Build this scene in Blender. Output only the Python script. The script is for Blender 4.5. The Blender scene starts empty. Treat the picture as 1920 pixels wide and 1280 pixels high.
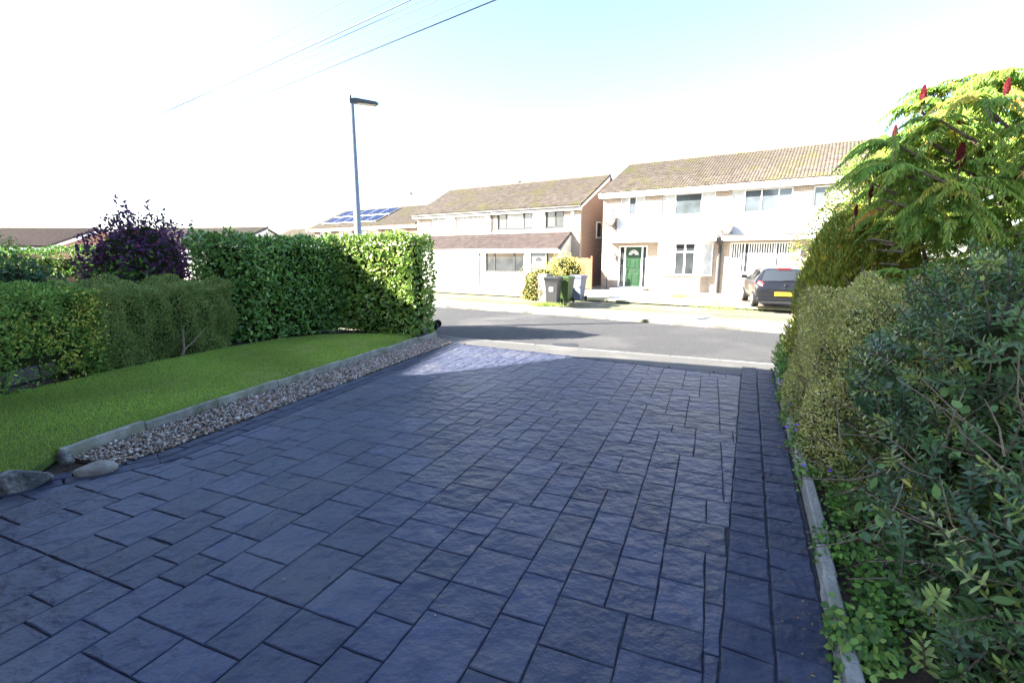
import bpy, math, random
import numpy as np
from mathutils import Vector, Matrix
R = math.radians
random.seed(7); RNG = np.random.default_rng(7)
SC = bpy.context.scene
COL = SC.collection

# ---------------------------------------------------------------- camera, sky, sun, exposure
cam_d = bpy.data.cameras.new('camera'); cam = bpy.data.objects.new('camera', cam_d); COL.objects.link(cam)
cam.location = (0, 0, 1.6); cam.rotation_euler = (R(90-10.08), 0, 0)
cam_d.sensor_width = 36; cam_d.lens = 16.875; cam_d.clip_start = .05; cam_d.clip_end = 3000
SC.camera = cam
SUN_A, SUN_E = R(8), R(30.5)                      # direction the light travels (from +X towards +Y) and elevation
W = bpy.data.worlds.new('World'); SC.world = W; W.use_nodes = True
wn = W.node_tree; bg = wn.nodes['Background']
sky = wn.nodes.new('ShaderNodeTexSky'); sky.sky_type = 'NISHITA'; sky.sun_disc = False
sky.sun_elevation = SUN_E; sky.sun_rotation = R(-98); sky.air_density = 1.0; sky.dust_density = 1.1; sky.ozone_density = 2.2
wn.links.new(sky.outputs[0], bg.inputs[0]); bg.inputs[1].default_value = .075
sun_d = bpy.data.lights.new('sun', 'SUN'); sun_d.energy = 5.0; sun_d.angle = R(.53); sun_d.color = (1, .93, .82)
sun = bpy.data.objects.new('sun', sun_d); COL.objects.link(sun)
LD = Vector((math.cos(SUN_A)*math.cos(SUN_E), math.sin(SUN_A)*math.cos(SUN_E), -math.sin(SUN_E)))
sun.rotation_euler = LD.to_track_quat('-Z', 'Y').to_euler()
SC.view_settings.view_transform = 'Standard'; SC.view_settings.look = 'None'
SC.view_settings.exposure = 3.05; SC.view_settings.gamma = 1
SHK = np.array([LD.x, LD.y])/-LD.z                # ground shift of a shadow per metre of height

# ---------------------------------------------------------------- helpers
def zn(y): return -.0175*min(max(y, -3), 11.5)       # our plot falls gently to the road
ZF = -.25                                          # the ground across the road

class MB:
    def __init__(s): s.v = []; s.f = []
    def add(s, vs, fs):
        b = len(s.v); s.v += [tuple(map(float, p)) for p in vs]; s.f += [tuple(i+b for i in f) for f in fs]; return s
    def box(s, x0, x1, y0, y1, z0, z1):
        return s.add([(x0,y0,z0),(x1,y0,z0),(x1,y1,z0),(x0,y1,z0),(x0,y0,z1),(x1,y0,z1),(x1,y1,z1),(x0,y1,z1)],
            [(0,3,2,1),(4,5,6,7),(0,1,5,4),(1,2,6,5),(2,3,7,6),(3,0,4,7)])
    def bbox(s, x0, x1, y0, y1, z0, z1, b=.01):    # box with chamfered upright and top edges
        pts = lambda d: [(x0+b-d,y0-d+b-b,0)]
        def ring(d, z):
            a = b
            return [(x0+d+a,y0+d,z),(x1-d-a,y0+d,z),(x1-d,y0+d+a,z),(x1-d,y1-d-a,z),(x1-d-a,y1-d,z),(x0+d+a,y1-d,z),(x0+d,y1-d-a,z),(x0+d,y0+d+a,z)]
        return s.loft([ring(0,z0), ring(0,z1-b), ring(b,z1)], closed=True)
    def loft(s, rings, closed=True, cap=True):
        n = len(rings[0]); vs = [p for r in rings for p in r]; fs = []
        for k in range(len(rings)-1):
            for i in range(n if closed else n-1):
                j = (i+1) % n
                fs.append((k*n+i, k*n+j, (k+1)*n+j, (k+1)*n+i))
        if cap and closed:
            fs.append(tuple(range(n-1,-1,-1))); fs.append(tuple((len(rings)-1)*n+i for i in range(n)))
        return s.add(vs, fs)
    def tube(s, pts, rad, n=8):
        pts = [Vector(p) for p in pts]; rads = rad if hasattr(rad,'__len__') else [rad]*len(pts); rings = []
        for k, p in enumerate(pts):
            d = (pts[min(k+1,len(pts)-1)]-pts[max(k-1,0)]).normalized()
            a = d.orthogonal().normalized() if k == 0 else (a - d*a.dot(d)).normalized()
            b = d.cross(a)
            rings.append([tuple(p+(a*math.cos(t)+b*math.sin(t))*rads[k]) for t in [2*math.pi*i/n for i in range(n)]])
        return s.loft(rings)
    def prism(s, poly, z0, z1):
        n = len(poly)
        return s.add([(p[0],p[1],z0) for p in poly]+[(p[0],p[1],z1) for p in poly],
            [tuple(range(n-1,-1,-1)), tuple(range(n,2*n))]+[(i,(i+1)%n,n+(i+1)%n,n+i) for i in range(n)])
    def prismx(s, poly, x0, x1):                   # poly in (y,z), extruded along x
        n = len(poly)
        return s.add([(x0,p[0],p[1]) for p in poly]+[(x1,p[0],p[1]) for p in poly],
            [tuple(range(n)), tuple(range(2*n-1,n-1,-1))]+[(i,n+i,n+(i+1)%n,(i+1)%n) for i in range(n)])
    def prismy(s, poly, y0, y1):                   # poly in (x,z), extruded along y
        n = len(poly)
        return s.add([(p[0],y0,p[1]) for p in poly]+[(p[0],y1,p[1]) for p in poly],
            [tuple(range(n)), tuple(range(2*n-1,n-1,-1))]+[(i,n+i,n+(i+1)%n,(i+1)%n) for i in range(n)])
    def build(s, name, mat, parent=None, smooth=False):
        me = bpy.data.meshes.new(name); me.from_pydata(s.v, [], s.f); me.update()
        return link(name, me, mat, parent, smooth)

def fix_normals(me):
    import bmesh
    b = bmesh.new(); b.from_mesh(me); bmesh.ops.recalc_face_normals(b, faces=b.faces); b.to_mesh(me); b.free()

def link(name, me, mat, parent=None, smooth=False):
    if len(me.polygons) < 4000: fix_normals(me)
    if mat and not me.materials: me.materials.append(mat)
    if smooth: me.polygons.foreach_set('use_smooth', [True]*len(me.polygons))
    o = bpy.data.objects.new(name, me); COL.objects.link(o)
    if parent: o.parent = parent
    return o

def tag(o, label=None, cat=None, group=None, kind=None):
    if label: o['label'] = label
    if cat: o['category'] = cat
    if group: o['group'] = group
    if kind: o['kind'] = kind
    return o

def empty(name, loc=(0,0,0), rz=0, label=None, cat=None, group=None):
    o = bpy.data.objects.new(name, None); COL.objects.link(o); o.location = loc; o.rotation_euler = (0,0,rz)
    return tag(o, label, cat, group)

def tri_mesh(name, V, T, mat, parent=None, col=None, smooth=False):
    me = bpy.data.meshes.new(name); V = np.asarray(V, np.float32); T = np.asarray(T, np.int32); n = len(T)
    me.vertices.add(len(V)); me.vertices.foreach_set('co', V.ravel())
    me.loops.add(n*3); me.loops.foreach_set('vertex_index', T.ravel())
    me.polygons.add(n); me.polygons.foreach_set('loop_start', np.arange(0, n*3, 3, dtype=np.int32))
    if col is not None:
        a = me.attributes.new('Col', 'FLOAT_COLOR', 'POINT')
        a.data.foreach_set('color', np.c_[col, np.ones(len(col))].astype(np.float32).ravel())
    me.update(calc_edges=True); me.validate()
    me.materials.append(mat)
    if smooth: me.polygons.foreach_set('use_smooth', [True]*n)
    o = bpy.data.objects.new(name, me); COL.objects.link(o)
    if parent: o.parent = parent
    return o

# ---------------------------------------------------------------- materials
def M(name, c1, c2=None, scale=4., rough=.8, bump=0., bscale=40., rnd=0., spec=.3, detail=6, c3=None, s3=1., lo=.35, hi=.65, metal=0., bdist=.02, coat=0.):
    m = bpy.data.materials.new(name); m.use_nodes = True; nt = m.node_tree; N = nt.nodes; L = nt.links
    b = N['Principled BSDF']; b.inputs['Roughness'].default_value = rough; b.inputs['Specular IOR Level'].default_value = spec
    b.inputs['Metallic'].default_value = metal; b.inputs['Coat Weight'].default_value = coat
    g = N.new('ShaderNodeNewGeometry')
    def noise(s, d=detail):
        n = N.new('ShaderNodeTexNoise'); n.inputs['Scale'].default_value = s; n.inputs['Detail'].default_value = d; L.new(g.outputs['Position'], n.inputs['Vector']); return n
    def ramp(src, a, z):
        r = N.new('ShaderNodeMapRange'); r.inputs[1].default_value = a; r.inputs[2].default_value = z; L.new(src, r.inputs[0]); return r.outputs[0]
    def mix(f, a, c, mode='MIX'):
        x = N.new('ShaderNodeMix'); x.data_type = 'RGBA'; x.blend_type = mode
        if hasattr(f, 'links'): L.new(f, x.inputs[0])
        else: x.inputs[0].default_value = f
        for s, i in ((a,6),(c,7)):
            if hasattr(s, 'links'): L.new(s, x.inputs[i])
            else: x.inputs[i].default_value = (*s[:3],1)
        return x.outputs[2]
    out = None
    if c2 is not None: out = mix(ramp(noise(scale).outputs[0], lo, hi), c1, c2)
    if c3 is not None: out = mix(ramp(noise(s3).outputs[0], .5, .68), out if out else c1, c3)
    if rnd:
        oi = N.new('ShaderNodeObjectInfo'); h = N.new('ShaderNodeHueSaturation')
        mr = N.new('ShaderNodeMapRange'); mr.inputs[3].default_value = 1-rnd; mr.inputs[4].default_value = 1+rnd
        L.new(oi.outputs['Random'], mr.inputs[0]); L.new(mr.outputs[0], h.inputs['Value'])
        if out: L.new(out, h.inputs['Color'])
        else: h.inputs['Color'].default_value = (*c1,1)
        out = h.outputs[0]
    if out: L.new(out, b.inputs['Base Color'])
    else: b.inputs['Base Color'].default_value = (*c1,1)
    if bump:
        bp = N.new('ShaderNodeBump'); bp.inputs['Strength'].default_value = bump; bp.inputs['Distance'].default_value = bdist
        L.new(noise(bscale, 8).outputs[0], bp.inputs['Height']); L.new(bp.outputs[0], b.inputs['Normal'])
    return m

def M_leaf(name, rough=.5, trans=.3, spec=.4):
    m = bpy.data.materials.new(name); m.use_nodes = True; nt = m.node_tree; N = nt.nodes; L = nt.links
    b = N['Principled BSDF']; b.inputs['Roughness'].default_value = rough; b.inputs['Specular IOR Level'].default_value = spec
    a = N.new('ShaderNodeAttribute'); a.attribute_name = 'Col'; L.new(a.outputs['Color'], b.inputs['Base Color'])
    t = N.new('ShaderNodeBsdfTranslucent'); L.new(a.outputs['Color'], t.inputs['Color'])
    x = N.new('ShaderNodeMixShader'); x.inputs[0].default_value = trans
    L.new(b.outputs[0], x.inputs[1]); L.new(t.outputs[0], x.inputs[2]); L.new(x.outputs[0], N['Material Output'].inputs['Surface'])
    return m

def M_brick(name, c1=(.23,.14,.1), c2=(.18,.105,.075), mortar=(.3,.26,.22)):
    m = bpy.data.materials.new(name); m.use_nodes = True; nt = m.node_tree; N = nt.nodes; L = nt.links
    b = N['Principled BSDF']; b.inputs['Roughness'].default_value = .9
    tc = N.new('ShaderNodeTexCoord'); sx = N.new('ShaderNodeSeparateXYZ'); L.new(tc.outputs['Object'], sx.inputs[0])
    ad = N.new('ShaderNodeMath'); L.new(sx.outputs[0], ad.inputs[0]); L.new(sx.outputs[1], ad.inputs[1])
    cx = N.new('ShaderNodeCombineXYZ'); L.new(ad.outputs[0], cx.inputs[0]); L.new(sx.outputs[2], cx.inputs[1])
    t = N.new('ShaderNodeTexBrick'); L.new(cx.outputs[0], t.inputs['Vector']); t.inputs['Scale'].default_value = 1
    t.inputs['Brick Width'].default_value = .225; t.inputs['Row Height'].default_value = .075; t.inputs['Mortar Size'].default_value = .009
    t.inputs['Color1'].default_value = (*c1,1); t.inputs['Color2'].default_value = (*c2,1); t.inputs['Mortar'].default_value = (*mortar,1)
    L.new(t.outputs[0], b.inputs['Base Color'])
    bp = N.new('ShaderNodeBump'); bp.inputs['Strength'].default_value = .5; bp.inputs['Distance'].default_value = .01; bp.invert = True
    L.new(t.outputs['Fac'], bp.inputs['Height']); L.new(bp.outputs[0], b.inputs['Normal'])
    return m

m_paver = M('slate_concrete', (.024,.0295,.058), (.037,.0425,.076), 6, .5, 1., 8, rnd=.24, spec=.36, c3=(.056,.059,.08), s3=1.1, bdist=.055)  # blue of the open shade is mixed into paver and border colour
m_border = M('border_concrete', (.022,.027,.052), (.038,.043,.07), 6, .62, .8, 14, rnd=.16, spec=.25, bdist=.03)
m_joint = M('joint_grit', (.014,.017,.03), (.04,.038,.038), 30, .95, .5, 120)
m_soil = M('dark_soil', (.035,.026,.018), (.07,.05,.035), 20, .95, 1, 60)
m_grassb = M('lawn_soil', (.07,.13,.02), (.09,.15,.03), 6, .95, .6, 160)
m_ground = M('rough_ground', (.16,.15,.12), (.12,.13,.07), .6, .95, .5, 20)
m_asph = M('asphalt', (.035,.035,.037), (.072,.071,.071), 45, .9, 1., 170, c3=(.085,.082,.08), s3=.5, bdist=.012)
m_foot = M('footpath_tarmac', (.085,.083,.08), (.115,.112,.106), 30, .9, .7, 130, c3=(.14,.135,.125), s3=1.2)
m_foot2 = M('far_footpath', (.3,.29,.27), (.4,.38,.35), 5, .9, .4, 100, c3=(.17,.18,.11), s3=1.6)
m_conc = M('edging_concrete', (.3,.29,.26), (.2,.195,.17), 9, .9, .7, 60, rnd=.15, c3=(.14,.15,.09), s3=3)
m_kerb = M('kerb_concrete', (.22,.21,.19), (.16,.155,.145), 7, .9, .5, 60, rnd=.15)
m_drive2 = M('pale_concrete_drive', (.5,.48,.45), (.4,.38,.35), 2, .9, .3, 60)
m_drive3 = M('stained_tarmac_drive', (.16,.12,.09), (.24,.19,.15), 1.6, .95, .6, 60, c3=(.4,.37,.33), s3=.8)
m_gravel2 = M('far_shingle', (.36,.33,.29), (.2,.18,.16), 25, .95, 1, 40)
m_turf = M('far_turf', (.28,.28,.17), (.38,.36,.26), 5, .95, .8, 60)
m_brick = M_brick('brown_brick'); m_brick3 = M_brick('sun_paled_brick', (.36,.27,.205), (.29,.21,.155), (.44,.41,.36)); m_brick2 = M_brick('red_brick', (.36,.15,.09), (.3,.12,.075))  # second brick is the brown one paled to paint in full sun
m_white = M('white_upvc', (.8,.8,.8), rough=.35, spec=.5)
m_clad = M('white_cladding', (.76,.76,.75), (.7,.7,.69), 1.2, .6)
m_render = M('cream_render', (.7,.66,.58), (.64,.6,.52), 2, .85)
m_anth = M('anthracite_frame', (.02,.022,.025), rough=.45, spec=.5)
m_black = M('black_plastic', (.018,.018,.02), (.03,.03,.032), 30, .5, spec=.5)
m_glass = M('window_glass', (.022,.026,.03), (.05,.054,.058), 1.3, .06, spec=.7)
m_glass2 = M('sky_painted_glass', (.1,.12,.14), (.05,.06,.06), 1.1, .06, spec=.8); m_curtain = M('net_curtain', (.6,.6,.6), (.45,.45,.46), 3, .7, spec=.5)  # paler base colour paints in the sky reflected by upstairs panes
m_blind = M('white_blind', (.75,.74,.72), rough=.7)
m_tile = M('brown_roof_tile', (.11,.09,.073), (.165,.138,.113), 3.2, .92, .6, 60, rnd=.14, c3=(.135,.125,.06), s3=.9)
m_tile2 = M('pink_brown_roof_tile', (.135,.105,.095), (.105,.083,.075), 3.2, .92, .5, 60, rnd=.12)
m_tiledark = M('dark_roof_tile', (.1,.075,.06), (.15,.11,.085), 6, .9, .8, 14)
m_gdoor = M('green_door_paint', (.011,.045,.018), rough=.35, spec=.5)
m_greydoor = M('grey_door_paint', (.13,.145,.17), rough=.4, spec=.5)
m_steel = M('galvanised_steel', (.26,.275,.3), (.2,.21,.23), 14, .5, spec=.4, metal=.4)
m_lamp = M('lantern_grey', (.07,.072,.075), rough=.6); m_lens = M('lantern_lens', (.12,.12,.11), rough=.25)
m_wood = M('orange_fence_wood', (.26,.145,.075), (.2,.11,.06), 9, .85, .4, 50, rnd=.15)
m_wood2 = M('dark_fence_wood', (.09,.05,.035), (.12,.07,.045), 9, .9, .4, 50)
m_bin = M('black_bin_plastic', (.035,.036,.038), rough=.55, spec=.4); m_bing = M('green_bin_plastic', (.035,.07,.015), rough=.55, spec=.4); m_binb = M('grey_bin_plastic', (.13,.15,.2), rough=.55, spec=.4)
m_rubber = M('rubber', (.02,.02,.02), rough=.85); m_rim = M('wheel_rim', (.5,.5,.52), rough=.35, metal=.7)
m_car = M('graphite_car_paint', (.011,.011,.014), rough=.3, spec=.45, metal=.1, coat=.35)
m_carglass = M('car_glass', (.03,.035,.04), rough=.04, spec=.9); m_red = M('tail_lamp_red', (.5,.02,.02), rough=.2, spec=.6, coat=.5)
m_lampw = M('tail_lamp_clear', (.7,.45,.42), rough=.2, spec=.6); m_plate = M('yellow_plate', (.75,.5,.03), rough=.4)
m_chrome = M('chrome', (.75,.75,.77), rough=.15, metal=1)
m_solar = M('solar_cell', (.008,.014,.04), (.011,.018,.05), 6, .5, spec=.12); m_alu = M('aluminium', (.6,.6,.62), rough=.4, metal=.7)
m_dish = M('dish_grey', (.05,.042,.04), (.085,.07,.065), 8, .6)
m_bark = M('bark', (.08,.055,.04), (.13,.1,.075), 25, .95, .9, 60); m_bark2 = M('pale_bark', (.22,.17,.12), (.15,.11,.08), 25, .95, .8, 60)
m_core = M('foliage_filler', (.022,.032,.012), (.035,.036,.018), 14, 1, 1, 40, spec=0)  # dark opaque filler, stops views through the foliage
m_rock = M('grey_boulder', (.07,.07,.075), (.17,.165,.16), 7, .85, 1, 22, bdist=.05, c3=(.24,.235,.22), s3=14); m_rock2 = M('pale_cobble', (.27,.25,.22), (.19,.17,.15), 12, .8, .5, 40)
m_cable = M('cable_grey', (.08,.09,.11), rough=.7)
m_leaf = M_leaf('matt_leaf', .6, .3, .3); m_gloss = M_leaf('glossy_leaf', .36, .22, .5); m_frond = M_leaf('sumac_frond', .6, .42, .25); m_hebe = M_leaf('hebe_leaf', .32, .22, .5); m_flower = M_leaf('petals', .6, .3, .2)
m_sumac = M('sumac_red', (.07,.008,.013), (.12,.014,.018), 60, .9, 1, 150); m_pebble = M_leaf('pebble_stone', .8, 0., .3)

# ---------------------------------------------------------------- ground, road, footpaths
def struct(o): o['kind'] = 'structure'; return o
def sheet(name, poly, mat, zf, parent=None, thick=.06):
    mb = MB(); n = len(poly); top = [(p[0],p[1],zf(p[0],p[1])) for p in poly]
    mb.add(top+[(p[0],p[1],p[2]-thick) for p in top], [tuple(range(n))]+[(i,i+n,(i+1)%n+n,(i+1)%n) for i in range(n)])
    return mb.build(name, mat, parent)

def lerp_line(pl, t):                               # pl sampled by x
    pass
gb = MB(); ng = 60
gv = [(-1500,-800),(1500,-800),(1500,2200),(-1500,2200)]
struct(MB().add([(x,y,-.42) for x,y in gv], [(0,1,2,3)]).build('ground', m_ground))
near_edge = [(-60,52),(-12.5,19.3),(-6.5,15.6),(-3.5,13.3),(-1.35,11.15),(1.45,9.75),(4.64,8.3),(9,6.2),(30,-4)]
far_edge = [(-60,57),(-14,25.2),(-6,20.0),(-2.5,17.85),(.72,16.0),(3.73,13.9),(6.74,11.75),(11.5,8.4),(32,-6)]
struct(sheet('road', near_edge+far_edge[::-1], m_asph, lambda x,y: -.3))
# near footpath (crossover ramps down to the road)
drive_far = [(-1.22,9.8),(3.73,6.73)]
fdir = np.array([4.95,-3.07]); fdir /= np.linalg.norm(fdir)
back_near = [(-60,50.5),(-12.8,17.9),(-6.9,14.4),(-3.2,12.45),(-1.75,10.15),(-1.22,9.8),(3.73,6.73),(8.2,4.0),(29,-6)]
mbp = MB(); n = len(near_edge)
mbp.add([(x,y,zn(min(y,9.9))-.012) for x,y in back_near]+[(x,y,-.282) for x,y in near_edge], [(i,i+1,n+i+1,n+i) for i in range(n-1)])
struct(mbp.build('near_footpath', m_foot))
# far footpath, raised behind a kerb
def offs(pl, d):
    out = []
    for i, p in enumerate(pl):
        a = np.array(pl[max(i-1,0)]); b = np.array(pl[min(i+1,len(pl)-1)]); t = (b-a)/np.linalg.norm(b-a)
        out.append((p[0]-t[1]*d, p[1]+t[0]*d))
    return out
struct(sheet('far_footpath', far_edge+offs(far_edge,1.75)[::-1], m_foot2, lambda x,y: -.238, thick=.15))
def kerb_run(name, pl, width, ztop, zbot, side, lo, hi):
    k = struct(MB().add([(pl[0][0],pl[0][1],zbot-.2),(pl[1][0],pl[1][1],zbot-.2),(pl[1][0],pl[1][1]+.01,zbot-.2)], [(0,1,2)]).build(name, m_kerb))
    for i in range(len(pl)-1):
        a = np.array(pl[i]); b = np.array(pl[i+1]); L = np.linalg.norm(b-a); t = (b-a)/L; nn = np.array([-t[1],t[0]])*side
        m = max(1, int(round(L/.92)))
        for j in range(m):
            p = a+t*L*(j+.5)/m
            if not (lo < p[0] < hi): continue
            q = MB().bbox(-L/m/2+.004, L/m/2-.004, 0, width, zbot, ztop+random.uniform(-.003,.003), .012).build('kerb_stone', m_kerb, k)
            q.location = (p[0],p[1],0); q.rotation_euler = (0,0,math.atan2(t[1],t[0])) if side > 0 else (0,0,math.atan2(t[1],t[0])+math.pi)
    return k
kerb_run('near_kerb', near_edge, .13, -.272, -.4, -1, -6, 9)
kerb_run('far_kerb', far_edge, .13, -.2, -.4, 1, -9, 11)
# front gardens across the road
fr = np.array([.835,-.55]); fr /= np.linalg.norm(fr); fn = np.array([-.55,-.835]); fn /= np.linalg.norm(fn)
H1O = np.array([10.47,24.55]); H2O = np.array([3.95,28.5])
def loc1(x, off): p = H1O+fr*x+fn*off; return (p[0],p[1])
def patch(name, mat, x0, x1, o0, o1, z, x0b=None, x1b=None):
    poly = [loc1(x0,o0),loc1(x1,o0),loc1(x1 if x1b is None else x1b,o1),loc1(x0 if x0b is None else x0b,o1)]
    return struct(sheet(name, poly, mat, lambda x,y: z, thick=.1))
patch('garden_ground', m_turf, -30, 16, -14, 6.2, -.262)
patch('concrete_drive', m_drive2, -3.4, -.25, .1, 6.2, -.25)
patch('shingle_drive', m_gravel2, -6.9, -3.45, -.5, 5.2, -.254)
patch('stained_drive', m_drive3, 1.0, 4.6, .1, 6.1, -.25)
patch('neighbour_drive', m_drive2, -16.5, -13.0, -4.0, 6.2, -.248)
patch('doorstep_path', m_drive2, -12.9, -9.6, -4.0, 4.6, -.25)
# our plot
plot = [(-30,2.5),(-30,30),(-13.2,17.6),(-7.1,14.2),(-3.3,12.35),(-1.8,10.1),(-1.22,9.79),(3.73,6.72),(8.2,3.98),(14,.6),(14,-14),(-30,-14)]
mbq = MB()
ys = [-14,-3,0,3,6,9,30]
struct(MB().add([(-60,-14,-.05),(14,-14,-.05),(14,-.02,-.03),(-60,-.02,-.03)], [(0,1,2,3)]).build('rear_plot_ground', m_ground))
def zs(x, y): return zn(y)
struct(sheet('garden_soil', [(-6.9,3.0),(-6.5,9.9),(-7.2,10.4),(-3.4,12.2),(-1.72,10.75),(-1.25,9.75),(-3.2,3.4),(-3.6,2.8)], m_soil, lambda x,y: zn(y)-.03))
struct(sheet('right_bed_soil', [(4.15,7.1),(7.6,4.6),(7.6,-1),(.2,-1),(1.02,1.0)], m_soil, lambda x,y: zn(y)+.02, thick=.12))
struct(sheet('neighbour_tarmac', [(-20,2),(-6.9,3.0),(-6.6,9.9),(-7.4,11),(-4.2,12.6),(-13,17.6),(-30,27)], m_asph, lambda x,y: -.12))

# ---------------------------------------------------------------- driveway of stamped slate pavers
A = np.array([.38,.925]); A /= np.linalg.norm(A); B = np.array([A[1],-A[0]])
def halfplane(p, q):                                # keep left of p->q
    p = np.array(p,float); q = np.array(q,float); d = (q-p)/np.linalg.norm(q-p); nrm = np.array([-d[1],d[0]])
    return nrm, nrm@p
def clip(poly, hp, off=0.):
    nrm, c = hp; c = c+off; out = []
    for i in range(len(poly)):
        a, b = poly[i], poly[(i+1)%len(poly)]; da, db = nrm@a-c, nrm@b-c
        if da >= 0: out.append(a)
        if (da >= 0) != (db >= 0): out.append(a+(b-a)*(da/(da-db)))
    return out
def area(p): return .5*abs(sum(p[i][0]*p[(i+1)%len(p)][1]-p[(i+1)%len(p)][0]*p[i][1] for i in range(len(p))))
Lp0, Lp1 = np.array([-3.05,3.9]), np.array([-1.22,9.8])
Rp0, Rp1 = np.array([1.02,1.06]), np.array([4.05,7.25])
h_left = halfplane(Lp1, Lp0); h_right = halfplane(Rp0, Rp1); h_far = halfplane((3.73,6.73), (-1.22,9.8))
h_near = halfplane((-3,-.6),(3,-.6)); h_left2 = halfplane(Lp0, (-4.6,2.55)); h_leftx = halfplane(Lp0, Lp1)
def paver_mesh(poly, j=.0022, bev=.0055, depth=.03, top=0., jit=.0018, rough=.001):
    c = sum(poly)/len(poly); pts = []
    for i in range(len(poly)):
        a, b = poly[i], poly[(i+1)%len(poly)]; L = np.linalg.norm(b-a)
        pts.append(a)
        m = 2 if L > .22 else (1 if L > .12 else 0)
        for k in range(m): pts.append(a+(b-a)*(k+1)/(m+1)+RNG.normal(0,jit,2))
    def inset(d):
        out = []
        for p in pts:
            v = c-p; l = np.linalg.norm(v); out.append(p+v/l*min(d*1.25, l*.5))
        return out
    r0, r1, r2 = inset(j), inset(j+.001), inset(j+bev)
    tilt = RNG.normal(0,.0035,2); n = len(pts)
    def z(p, b): return zn(p[1])+b+tilt@(p-c)+RNG.normal(0,rough*.5)
    V = [(p[0],p[1],zn(p[1])-depth) for p in r0]+[(p[0],p[1],z(p,top-bev*.75)) for p in r1]+[(p[0],p[1],z(p,top)) for p in r2]
    F = [(k*n+i,k*n+(i+1)%n,(k+1)*n+(i+1)%n,(k+1)*n+i) for k in (0,1) for i in range(n)]+[tuple(range(2*n,3*n))]
    return V, F
drive = struct(sheet('driveway', [Rp0-A*2.5-np.array([.4,0]),Rp0,Rp1,np.array([3.73,6.73]),Lp1,Lp0,np.array([-3.3,3.4]),np.array([-3.6,2.95]),np.array([-4.6,2.5]),np.array([-4.6,-.9])], m_joint, lambda x,y: zn(y)-.009))
g = .11; NI, NJ = 90, 100; occ = np.zeros((NI,NJ),bool); O = np.array([-1.5,.2])-B*g*40-A*g*8
sizes = [(3,3),(3,3),(3,3),(3,2),(2,3),(4,3),(2,2),(3,4),(3,2)]
cells = []
rr = random.Random(21)
for jj in range(NJ):
    for ii in range(NI):
        if occ[ii,jj]: continue
        w = 0
        while ii+w < NI and not occ[ii+w,jj]: w += 1
        opts = sizes[:]; rr.shuffle(opts); opts = [o for o in opts if o[0] == w or w-o[0] >= 2]+[(w if w < 4 else 2,2),(2,1),(1,2),(1,1)]
        for a, b in opts:
            if ii+a <= NI and jj+b <= NJ and not occ[ii:ii+a,jj:jj+b].any():
                occ[ii:ii+a,jj:jj+b] = True; cells.append((ii,jj,a,b)); break
polys = []
for ii, jj, a, b in cells:
    P = [O+B*g*ii+A*g*jj, O+B*g*(ii+a)+A*g*jj, O+B*g*(ii+a)+A*g*(jj+b), O+B*g*ii+A*g*(jj+b)]
    for base in (h_near, h_far, h_right):
        P = clip(P, base, {id(h_far): .17, id(h_right): .44}.get(id(base), 0)) if P else P
    if len(P) < 3: continue
    q1 = clip(P, h_left, .29)
    q2 = clip(clip(P, (-h_left[0],-h_left[1]), -.29), h_left2, .29) if True else []
    for q in (q1, q2):
        if len(q) >= 3 and area(q) > .004: polys.append(q)
polys.sort(key=lambda q: sum(p[1] for p in q)/len(q))
vis = [q for q in polys if -1.3 < (sum(p[0] for p in q)/len(q))/max(.3,(sum(p[1] for p in q)/len(q))) < 1.3 and sum(p[1] for p in q)/len(q) > .9]
rest = [q for q in polys if not any(q is v for v in vis)]
vis, extra = vis[:300], vis[300:]
for q in vis:
    V, F = paver_mesh(q); MB().add(V, F).build('paver', m_paver, drive)
mb = MB()
for q in extra+rest:
    V, F = paver_mesh(q); mb.add(V, F)
tag(mb.build('pavers', m_paver, drive), kind='stuff')
def block_row(p, q, off0, off1, length, inward, jit=.008, reg=0.):
    p = np.array(p); q = np.array(q); L = np.linalg.norm(q-p); t = (q-p)/L; nn = np.array([-t[1],t[0]])*inward; s = RNG.uniform(-length,0)
    while s < L:
        l = length*RNG.uniform(.82,1.2); a, b = max(s,0), min(s+l, L)
        if b-a > .06:
            k = RNG.normal(0,jit,4)
            poly = [p+t*(a+k[0])+nn*off0, p+t*(b+k[0]*.3)+nn*off0, p+t*(b+k[1])+nn*(off1), p+t*(a+k[1]*.4)+nn*off1]
            c = sum(poly)/4
            if c[1] > .5:
                V, F = paver_mesh(poly, .0028, .0085, .03, .002, .004, .003); MB().add(V, F).build('border_block', m_border, drive)
        s += l
block_row(Rp0, Rp1, .02, .229, .2, 1); block_row(Rp0, Rp1, .231, .438, .2, 1)
block_row(Lp0, Lp1, .0, .14, .38, -1); block_row(Lp0, Lp1, .15, .285, .36, -1)
LB = np.array([-4.6,2.55]); block_row(Lp0, LB, .0, .14, .32, 1); block_row(Lp0, LB, .15, .285, .34, 1)
w1 = np.array([h_left[0][0],h_left[0][1]]); w2 = np.array([h_left2[0][0],h_left2[0][1]])
for r0, r1 in ((.0,.14),(.15,.285)):
    V, F = paver_mesh([Lp0+w2*r0-np.array([.012,0]),Lp0+w2*r1-np.array([.012,0]),Lp0+w1*r1+np.array([.012,.01]),Lp0+w1*r0+np.array([.012,.01])], .003, .008, .03, .001); MB().add(V, F).build('border_block', m_border, drive)
block_row((3.4,6.93), (-1.05,9.69), .01, .16, .3, 1)

def lump(P, s=1., seed=0):
    r = np.random.default_rng(seed); out = 0
    for f in (1.3,2.3,4.1):
        k = r.normal(0,f/s,(3,3)); ph = r.uniform(0,6,3)
        out = out+np.prod(np.sin(P@k+ph),-1)/f*1.5
    return out
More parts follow.
